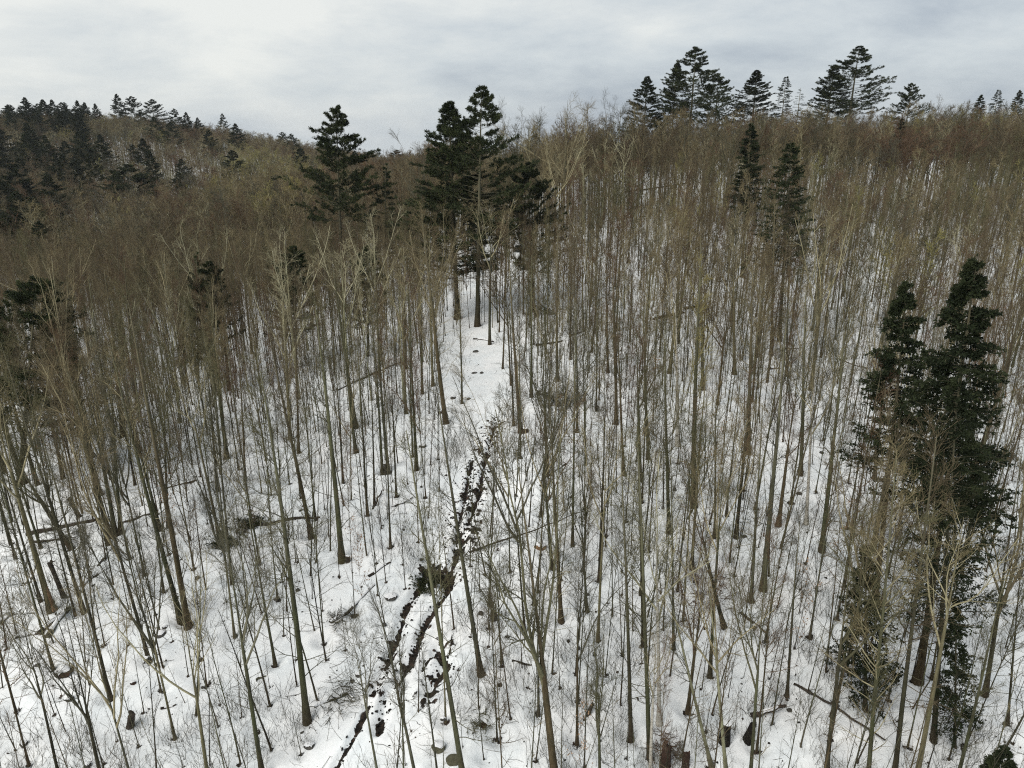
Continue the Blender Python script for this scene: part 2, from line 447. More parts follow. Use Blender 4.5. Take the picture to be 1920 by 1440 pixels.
def vase_tree(H=16, r0=.13, fork=.45, nl=5, spread=3.4, twr=.0062, n2=8, n3=6, angle=27, lim=.018):
    P, R = trunk_line(H * .9, 16, .02, rng.normal(0, .25, 2), r0)
    z = P[0, :, 2] / H
    R[0] *= np.where(z > fork, .62, 1.0)
    tr = Geo(); tr.add(*tubes(P, R, 8))
    g = Geo()
    P1, R1 = grow(P, R, nl, fork * .86, fork * 1.25, angle * 1.12, 7, H * (1 - fork) * .92, lambda t: 1.05 - .3 * (t - fork), 9, .10, .08, .80, .16, rmin=.03, curve=.07)
    Pt, Rt = grow(P, R, 7, fork * 1.3, .98, 40, 9, spread * .9, lambda t: 1.3 - .9 * t, 6, .15, .08, .6, .2, rmin=lim, curve=.06)
    Pa, Ra = grow(P1, R1, 6, .18, .95, 36, 11, spread * .8, lambda t: 1.2 - .8 * t, 6, .15, .08, .6, .2, rmin=lim, curve=.05)
    Pa = np.concatenate([Pa, Pt]); Ra = np.concatenate([Ra, Rt])
    P2, R2 = grow(Pa, Ra, n2, .15, 1, 38, 12, spread * .35, lambda t: 1.1 - .5 * t, 4, .08, .1, .6, .3, rmin=twr * 1.25)
    P3, R3 = grow(P2, R2, n3, .2, 1, 36, 14, spread * .15, lambda t: 1.1 - .4 * t, 3, .05, .12, .7, .4, rmin=twr)
    for m_, (p, r) in ((1, (P1, R1)), (1, (Pa, Ra)), (0, (P2, R2)), (0, (P3, R3))): g.add(*tubes(p, r, 4 if p is P1 else 3), m=m_)
    return tr, g
def sapling(H=6, r0=.028, nb=12, spread=.9, twr=.0055, leaves=False):
    P, R = trunk_line(H, 9, .035, rng.normal(0, .3, 2), r0, .006, 1.3)
    tr = Geo(); tr.add(*tubes(P, R, 5))
    g = Geo()
    P1, R1 = grow(P, R, nb, .28, .97, 42, 12, spread, lambda t: 1.15 - .75 * t, 4, .1, .09, .5, .3, rmin=.007, curve=.06)
    P2, R2 = grow(P1, R1, 5, .2, 1, 36, 14, spread * .42, lambda t: 1.1 - .5 * t, 3, .05, .1, .7, .4, rmin=twr)
    for p, r in ((P1, R1), (P2, R2)): g.add(*tubes(p, r, 3))
    if leaves:
        tips = P2[:, 1:].reshape(-1, 3); tips = tips[rng.random(len(tips)) < .8]
        V, T = flakes(tips, .07, .045); g.add(V, None, T, 2)
    return tr, g
def flakes(C0, L, w, D=None, jit=.6):
    """small pointed double triangles (needles, sprays, leaves) at points C0"""
    n = len(C0)
    D = unit(rng.normal(0, 1, (n, 3))) if D is None else unit(D + rng.normal(0, jit, (n, 3)))
    s = unit(np.cross(D, rng.normal(0, 1, (n, 3))))
    Ls = (L * rng.uniform(.7, 1.3, n))[:, None]; ws = (w * rng.uniform(.7, 1.3, n))[:, None]
    V = np.stack([C0, C0 + D * Ls * .5 + s * ws, C0 + D * Ls, C0 + D * Ls * .5 - s * ws], 1).reshape(-1, 3)
    i = np.arange(n)[:, None] * 4
    T = np.concatenate([i + np.array([[0, 1, 2]]), i + np.array([[0, 2, 3]])])
    return V, T

# ------------------------------------------------------------------ conifers
def on_line(P, m, t0=.15, t1=1.0):
    Nn, k, _ = P.shape
    t = rng.uniform(t0, t1, (Nn, m)); f = t * (k - 1); i = np.minimum(f.astype(int), k - 2); fr = (f - i)[..., None]
    ar = np.arange(Nn)[:, None]
    A = P[ar, i]; B = P[ar, i + 1]
    return (A * (1 - fr) + B * fr).reshape(-1, 3), unit(B - A).reshape(-1, 3)
def spruce(H=20, r0=.17, rad_=2.4, start=.22, nb=120, nsec=9, nsp=11, sparse=1.0, L=.17, w=.035, power=.75, dead=16):
    P, R = trunk_line(H, 14, .006, rng.normal(0, .15, 2), r0)
    tr = Geo(); tr.add(*tubes(P, R, 7))
    w_ = Geo(); g = Geo()
    lf = lambda t: np.clip((1 - t) / (1 - start), 0, 1) ** power * .985 + .015
    P1, R1 = grow(P, R, nb, start, .995, 92, 8, rad_, lf, 6, .05, .05, .3, .2, rmin=.008, curve=.035)
    P1 = P1[rng.random(len(P1)) < sparse]; R1 = R1[:len(P1)]
    P2, R2 = grow(P1, R1, nsec, .18, 1, 48, 10, rad_ * .30, lambda t: 1.15 - .8 * t, 3, -.04, .06, .6, .4, planar=.35, rmin=.005)
    # branchlets shrink with their branch
    ln = np.linalg.norm(P1[:, -1] - P1[:, 0], axis=1) / rad_
    s = np.repeat(np.clip(ln * 1.35 + .12, .12, 1.1), nsec)[:, None, None]
    P2 = P2[:, :1] + (P2 - P2[:, :1]) * s
    w_.add(*tubes(P1, R1, 3))
    c, d = on_line(P2, nsp, .05); V, T = flakes(c, L, w, d + np.array([0, 0, -.25]), .55); g.add(V, None, T)
    c, d = on_line(P1, nsp * 2, .25); V, T = flakes(c, L, w, d, .7); g.add(V, None, T)
    c, d = on_line(P[:, -2:], 24, .1); V, T = flakes(c, L * .8, w * .7, d, .7); g.add(V, None, T)
    if dead:
        Pd, Rd = grow(P, R, dead, .08, start + .1, 85, 10, 1.5, lambda t: np.ones_like(t), 3, 0, .08, .2, .3, rmin=.01)
        w_.add(*tubes(Pd, Rd, 3))
    return tr, w_, g
def pine(H=24, r0=.26, rad_=4.3, start=.35, nb=46, nsec=9, ntuft=9, npt=5, L=.26, w=.022, low=1.0, peak=.12):
    P, R = trunk_line(H, 14, .008, rng.normal(0, .3, 2), r0)
    tr = Geo(); tr.add(*tubes(P, R, 8))
    w_ = Geo(); g = Geo()
    def lf(t):
        u = (t - start) / (1 - start)
        return np.clip(np.where(u < peak, .72 + .28 * u / peak, (1 - (u - peak) / (1 - peak)) ** .80), .05, 1)
    P1, R1 = grow(P, R, nb, start, .995, 80, 7, rad_, lf, 7, .0, .04, .34, .2, rmin=.014, curve=.04, warp=1.2)
    ln = np.linalg.norm(P1[:, -1] - P1[:, 0], axis=1) / rad_
    P2, R2 = grow(P1, R1, nsec, .22, 1, 44, 10, rad_ * .25, lambda t: 1.2 - .8 * t, 4, .06, .06, .6, .4, planar=.3, rmin=.007, curve=.04)
    s = np.repeat(np.clip(ln * 1.15 + .12, .14, 1.1), nsec)[:, None, None]
    P2 = P2[:, :1] + (P2 - P2[:, :1]) * s
    w_.add(*tubes(P1, R1, 3)); w_.add(*tubes(P2, R2, 3))
    c, d = on_line(P2, ntuft, .25)
    kp = rng.random(len(c)) < np.repeat(np.clip(np.repeat(ln, nsec) * 1.9 + .16, 0, 1), ntuft); c, d = c[kp], d[kp]
    c = np.repeat(c, npt, 0); d = np.repeat(d, npt, 0)
    V, T = flakes(c + rng.normal(0, .05, c.shape), L, w, d + np.array([0, 0, .22]), .7); g.add(V, None, T)
    c, d = on_line(P1, ntuft * 2, .4)
    kp = rng.random(len(c)) < np.repeat(np.clip(ln * 1.9 + .12, 0, 1), ntuft * 2); c, d = c[kp], d[kp]
    c = np.repeat(c, npt, 0); d = np.repeat(d, npt, 0)
    V, T = flakes(c, L, w, d + np.array([0, 0, .3]), .9); g.add(V, None, T)
    c, d = on_line(P[:, -2:], 24, .55); V, T = flakes(c, L * .8, w * .5, d, .45); g.add(V, None, T)
    Pd, Rd = grow(P, R, 10, .2, start, 84, 8, 2.0, lambda t: np.ones_like(t), 4, 0, .08, .15, .3, rmin=.012)
    w_.add(*tubes(Pd, Rd, 3))
    return tr, w_, g

def two(name, tg, bark, twig, extra=()):
    tr, g = tg
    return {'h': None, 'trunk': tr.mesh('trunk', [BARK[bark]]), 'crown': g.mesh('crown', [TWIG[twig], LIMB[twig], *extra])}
def con(tg, bark, needle, twig='grey'):
    tr, w_, g = tg
    return {'trunk': tr.mesh('trunk', [BARK[bark]]), 'branches': w_.mesh('branches', [BARK[bark]]), 'crown': g.mesh('crown', [NEEDLE[needle]], False)}

KIND = {}
KIND['pole'] = [two('p', pole_tree(16, .105, st, nb, sp), 'olive', 'olive') for st, nb, sp in
                ((.42, 24, 2.0), (.5, 22, 1.9), (.36, 26, 2.2), (.45, 22, 2.5), (.55, 20, 1.8), (.4, 28, 1.7), (.48, 24, 2.3), (.33, 24, 1.9))]
KIND['vase'] = [two('v', vase_tree(16, .13, fk, nl, sp, angle=a), 'olive', 'olive') for fk, nl, sp, a in
                ((.45, 5, 2.6, 25), (.52, 4, 3.0, 30), (.38, 5, 2.4, 22), (.58, 5, 2.6, 32))]
KIND['round'] = [two('r', vase_tree(16, .15, fk, nl, sp, n2=8, n3=6, angle=a), 'brown', 'brown') for fk, nl, sp, a in
                 ((.5, 7, 3.4, 42), (.42, 7, 3.2, 38))]
KIND['bareish'] = [two('b', vase_tree(16, .13, fk, nl, sp, n2=5, n3=4, angle=a, lim=.016), 'pale', 'pale') for fk, nl, sp, a in
                   ((.55, 5, 2.6, 30), (.48, 4, 2.4, 24), (.62, 4, 2.8, 34))]
KIND['sapling'] = [two('s', sapling(6, .028, nb, sp), 'olive', 'grey') for nb, sp in ((10, .9), (13, 1.1), (8, .7), (14, .9), (9, 1.2), (6, .6))]
KIND['leafy'] = [two('s', sapling(5, .026, 13, 1.0, leaves=True), 'brown', 'brown', (M_LEAF,)) for _ in range(2)]
KIND['pine'] = [con(pine(24, .26, 6.9, .47, 92, nsec=12, ntuft=9, w=.034), 'dark', 'pine'), con(pine(24, .26, 6.6, .40, 96, nsec=10, w=.034, peak=.2), 'dark', 'pine'),
                con(pine(24, .24, 5.6, .22, 190, nsec=8, ntuft=8, w=.034, peak=.22), 'dark', 'pine'), con(pine(20, .26, 6.8, .28, 96, nsec=10, w=.036, peak=.4), 'dark', 'pine')]
KIND['spruce'] = [con(spruce(20, .17, 2.7, .46, 170, nsec=10, nsp=13, L=.18, w=.036, dead=40), 'brown', 'spruce'), con(spruce(20, .17, 2.7, .38, 120, nsec=10, nsp=12, L=.18, w=.034, sparse=.8, power=.55, dead=34), 'dark', 'spruce'),
                  con(spruce(12, .11, 2.2, .15, 110, L=.18, w=.04, power=.8), 'dark', 'spruce'),
                  con(spruce(20, .17, 3.5, .40, 150, nsec=10, nsp=12, L=.19, w=.034, sparse=.95, power=.66, dead=34), 'dark', 'spruce')]
KIND['hemlock'] = [con(spruce(16, .14, 2.2, .15, 80, nsec=8, nsp=6, L=.16, w=.02, sparse=.7, power=.55), 'brown', 'bluish'),
                   con(spruce(16, .14, 2.2, .3, 90, nsec=9, nsp=10, L=.18, w=.03, sparse=.85, power=.6), 'dark', 'pine')]
HEIGHT = dict(pole=16, vase=16, round=16, bareish=16, sapling=6, leafy=5, pine=24, spruce=20, hemlock=16)
# light far-off versions: fewer, thicker twigs
def far_variant(tg, bark, twig): return two('f', tg, bark, twig)
def _fp(sp=2.6, st=.40): return pole_tree(16, .095, st, 20, sp, twr=.016, n3=3, low=False, lim=.026)
def _fv(sp=3.4, fk=.5, a=36): return vase_tree(16, .12, fk, 5, sp, twr=.017, n2=5, n3=3, angle=a, lim=.03)
FAR = {}
for col, bark in (('brown', 'brown'), ('grey', 'grey'), ('red', 'brown'), ('tan', 'tan'), ('yellow', 'olive'), ('olive', 'olive')):
    FAR[col] = [far_variant(_fp(), bark, col), far_variant(_fp(2.6, .36), bark, col), far_variant(_fv(), bark, col)]
FAR['pale'] = [far_variant(vase_tree(16, .13, .55, 4, 2.4, twr=.014, n2=3, n3=1, angle=28), 'pale', 'pale')]

# ------------------------------------------------------------------ object helpers
def link(name, me, parent=None):
    o = bpy.data.objects.new(name, me); C.objects.link(o)
    if parent is not None: o.parent = parent
    return o
def tag(o, label=None, cat=None, group=None, kind=None):
    if label: o['label'] = label
    if cat: o['category'] = cat
    if group: o['group'] = group
    if kind: o['kind'] = kind
    return o
def set_mat(o, m, i=0):
    o.material_slots[i].link = 'OBJECT'; o.material_slots[i].material = m

TREES = []      # every individual tree: dict(px, py, obj, adj, noun, group, cat)
def tree(name, kind, var, base, scale, sxy=None, rot=0.0, lean=(0, 0), bark=None, twig=None):
    d = KIND[kind][var % len(KIND[kind])]
    e = bpy.data.objects.new(name, None); e.empty_display_size = .3
    C.objects.link(e)
    e.location = base
    sxy = scale if sxy is None else sxy
    Rz = Matrix.Rotation(rot, 4, 'Z')
    v = Vector((lean[0], lean[1], 1.0)).normalized()
    Rl = Vector((0, 0, 1)).rotation_difference(v).to_matrix().to_4x4()
    M = Matrix.Translation(Vector(base)) @ Rl @ Rz @ Matrix.Diagonal((sxy, sxy, scale, 1))
    e.matrix_world = M
    for p in ('trunk', 'branches', 'crown'):
        if p in d:
            o = link(p, d[p], e)
            if p == 'branches': o['kind'] = 'stuff'
            if p == 'crown' and twig and twig in LIMB and len(o.material_slots) > 1: set_mat(o, LIMB[twig], 1)
            if p == 'trunk' and bark: set_mat(o, BARK[bark])
            if p == 'crown' and twig: set_mat(o, TWIG[twig])
    return e

# ------------------------------------------------------------------ ground sheet with the rutted skid trail
def pl(*pts): return np.array([hit(px, py)[:2] for px, py in pts])
RUTS = [  # (polyline, half width m, depth m)
    (pl((886, 862), (876, 905), (868, 950), (856, 1000), (852, 1030)), .13, .2),
    (pl((930, 790), (918, 830), (905, 880), (900, 925), (886, 960), (875, 985)), .15, .22),
    (pl((868, 1005), (856, 1040), (845, 1070), (838, 1105)), .27, .3),
    (pl((812, 1050), (795, 1075), (785, 1105), (762, 1138), (748, 1185), (730, 1232), (712, 1268), (698, 1300)), .23, .3),
    (pl((690, 1325), (676, 1358), (658, 1390), (640, 1418), (628, 1440), (612, 1475)), .15, .22),
    (pl((842, 1108), (818, 1135), (796, 1170), (783, 1205), (772, 1240), (750, 1272), (724, 1300), (720, 1340), (708, 1372)), .20, .28),
    (pl((800, 1060), (820, 1075), (842, 1085)), .62, .35),
    (pl((822, 1218), (838, 1245), (822, 1270), (806, 1295)), .30, .3),
    (pl((815, 1225), (800, 1240), (793, 1256)), .12, .15),
]
def seg_dist(x, y, poly):
    best = np.full(x.shape, 1e9)
    for a, b in zip(poly[:-1], poly[1:]):
        ab = b - a; t = np.clip(((x - a[0]) * ab[0] + (y - a[1]) * ab[1]) / (ab @ ab + 1e-9), 0, 1)
        best = np.minimum(best, np.hypot(x - a[0] - t * ab[0], y - a[1] - t * ab[1]))
    return best
CHURN = [(pl((928, 795), (905, 850), (893, 900), (880, 960), (862, 1030)), 1.7), (pl((800, 1065), (842, 1085), (820, 1110)), 1.2), (pl((760, 1140), (730, 1232), (700, 1300)), .6), (pl((800, 1165), (772, 1240), (724, 1300)), .55), (pl((830, 1215), (810, 1300)), 1.1)]
def rut_field(x, y):
    soil = np.zeros(x.shape); dz = np.zeros(x.shape)
    n = fbm(x * 1.6, y * 1.6, 3, 31); n2 = fbm(x * 4, y * 4, 3, 41)
    near = (x > -14) & (x < 4) & (y > 22) & (y < 66)
    xs, ys = x[near], y[near]; nn, n2s = n[near], n2[near]
    so_ = np.zeros(xs.shape); dd = np.zeros(xs.shape)
    for poly, w, dep in RUTS:
        d = seg_dist(xs, ys, poly); ww = w * .95 * np.clip(-.60 + 2.9 * nn, .02, 1.5) * (.45 + 1.1 * n2s)
        core = np.clip(1.25 - d / ww, 0, 1)
        so_ = np.maximum(so_, core * 1.0)
        dd -= dep * np.exp(-(d / (w * 1.1)) ** 2) * (.6 + .8 * n2s)
        dd += .10 * np.exp(-((d - w * 2.1) / (w * .7)) ** 2) * n2s * 1.6
    for poly, w in CHURN:
        d = seg_dist(xs, ys, poly)
        m = np.clip(1.3 - d / w, 0, 1)
        so_ = np.maximum(so_, m * np.clip((n2s - .47) * 4.0, 0, .8)); dd += m * (n2s - .5) * .4
    soil[near] = so_; dz[near] = dd
    return soil, dz
# lumps of soil and snow thrown up along the ruts
def lump_mesh(n, pts, sizes, mtl, name, mats):
    ico = np.array([(0, 0, 1), (.89, 0, .45), (.28, .85, .45), (-.72, .53, .45), (-.72, -.53, .45), (.28, -.85, .45),
                    (.72, .53, -.45), (-.28, .85, -.45), (-.89, 0, -.45), (-.28, -.85, -.45), (.72, -.53, -.45), (0, 0, -1)])
    F = np.array([(0, 1, 2), (0, 2, 3), (0, 3, 4), (0, 4, 5), (0, 5, 1), (1, 6, 2), (2, 7, 3), (3, 8, 4), (4, 9, 5), (5, 10, 1),
                  (6, 7, 2), (7, 8, 3), (8, 9, 4), (9, 10, 5), (10, 6, 1), (11, 7, 6), (11, 8, 7), (11, 9, 8), (11, 10, 9), (11, 6, 10)])
    V = ico[None] * rng.uniform(.6, 1.35, (n, 12, 1)) * sizes[:, None, :] + pts[:, None, :]
    T = F[None] + (np.arange(n) * 12)[:, None, None]
    return mk_mesh(name, V.reshape(-1, 3), None, T.reshape(-1, 3), mats, mtl, False)
pp = []
for poly, w, dep in RUTS:
    for a, b in zip(poly[:-1], poly[1:]):
        L_ = np.linalg.norm(b - a); m = int(L_ * 18 * (w / .25) ** .5)
        t = rng.random((m, 1)); q = a + (b - a) * t + rng.normal(0, w * 1.0, (m, 2)); pp.append(q)
a = CHURN[0][0]
for u, v in zip(a[:-1], a[1:]):
    t = rng.random((90, 1)); pp.append(u + (v - u) * t + rng.normal(0, .6, (90, 2)))
pp = np.concatenate(pp)
_, dzp = rut_field(pp[:, 0], pp[:, 1])
zp = gz(pp[:, 0], pp[:, 1]) + dzp
sz = rng.uniform(.02, .10, (len(pp), 1)) ** 1.1 ** 1.0 * rng.uniform(.7, 1.4, (len(pp), 3))
clods = lump_mesh(len(pp), np.c_[pp, zp + .01], sz, np.repeat(rng.choice([0, 1], len(pp), p=[.85, .15]), 20), 'soil_clods', [M_SOIL, M_EARTH])
tag(link('soil_clods', clods), 'dark soil clods churned up along the wheel ruts', None, None, 'stuff')

# ------------------------------------------------------------------ placing trees from the photograph
def by_pixels(name, kind, var, bx, by, wpx, tx, ty, bark=None, twig=None, adj='', noun='bare tree', cat='tree', group='bare broadleaf trees of the near wood', ywob=0.0, crown=1.0):
    B = hit(bx, by)
    r = ray(tx, ty); s = B[1] / r[1]
    T = r * s
    h = max(T[2] - B[2], 1.5)
    D = B[1] * cP - B[2] * sP
    r_m = .70 * wpx * D / FPX / 2
    base_r = {'pole': .105, 'vase': .13, 'round': .15, 'bareish': .13, 'sapling': .028, 'leafy': .026, 'pine': .26, 'spruce': .17, 'hemlock': .14}[kind]
    sc = h / HEIGHT[kind]
    if var % len(KIND[kind]) == 2 and kind == 'spruce': sc = h / 12.0
    if var % len(KIND[kind]) == 3 and kind == 'pine': sc = h / 20.0
    sxy = sc * crown
    o = tree(name, kind, var, B, sc, sxy, rng.uniform(0, 6.28), ((T[0] - B[0]) / h, ywob), bark, twig)
    if kind in ('pole', 'vase', 'round', 'bareish', 'sapling'):
        # the trunk keeps the girth the photograph shows
        f = r_m / (base_r * sxy)
        for ch in o.children:
            if ch.name.startswith('trunk'): ch.scale = (min(max(f, .6), 1.7), min(max(f, .6), 1.7), 1)
    TREES.append(dict(o=o, px=bx, py=by, tx=tx, ty=ty, w=wpx, adj=adj, noun=noun, cat=cat, group=group, h=h))
    return o

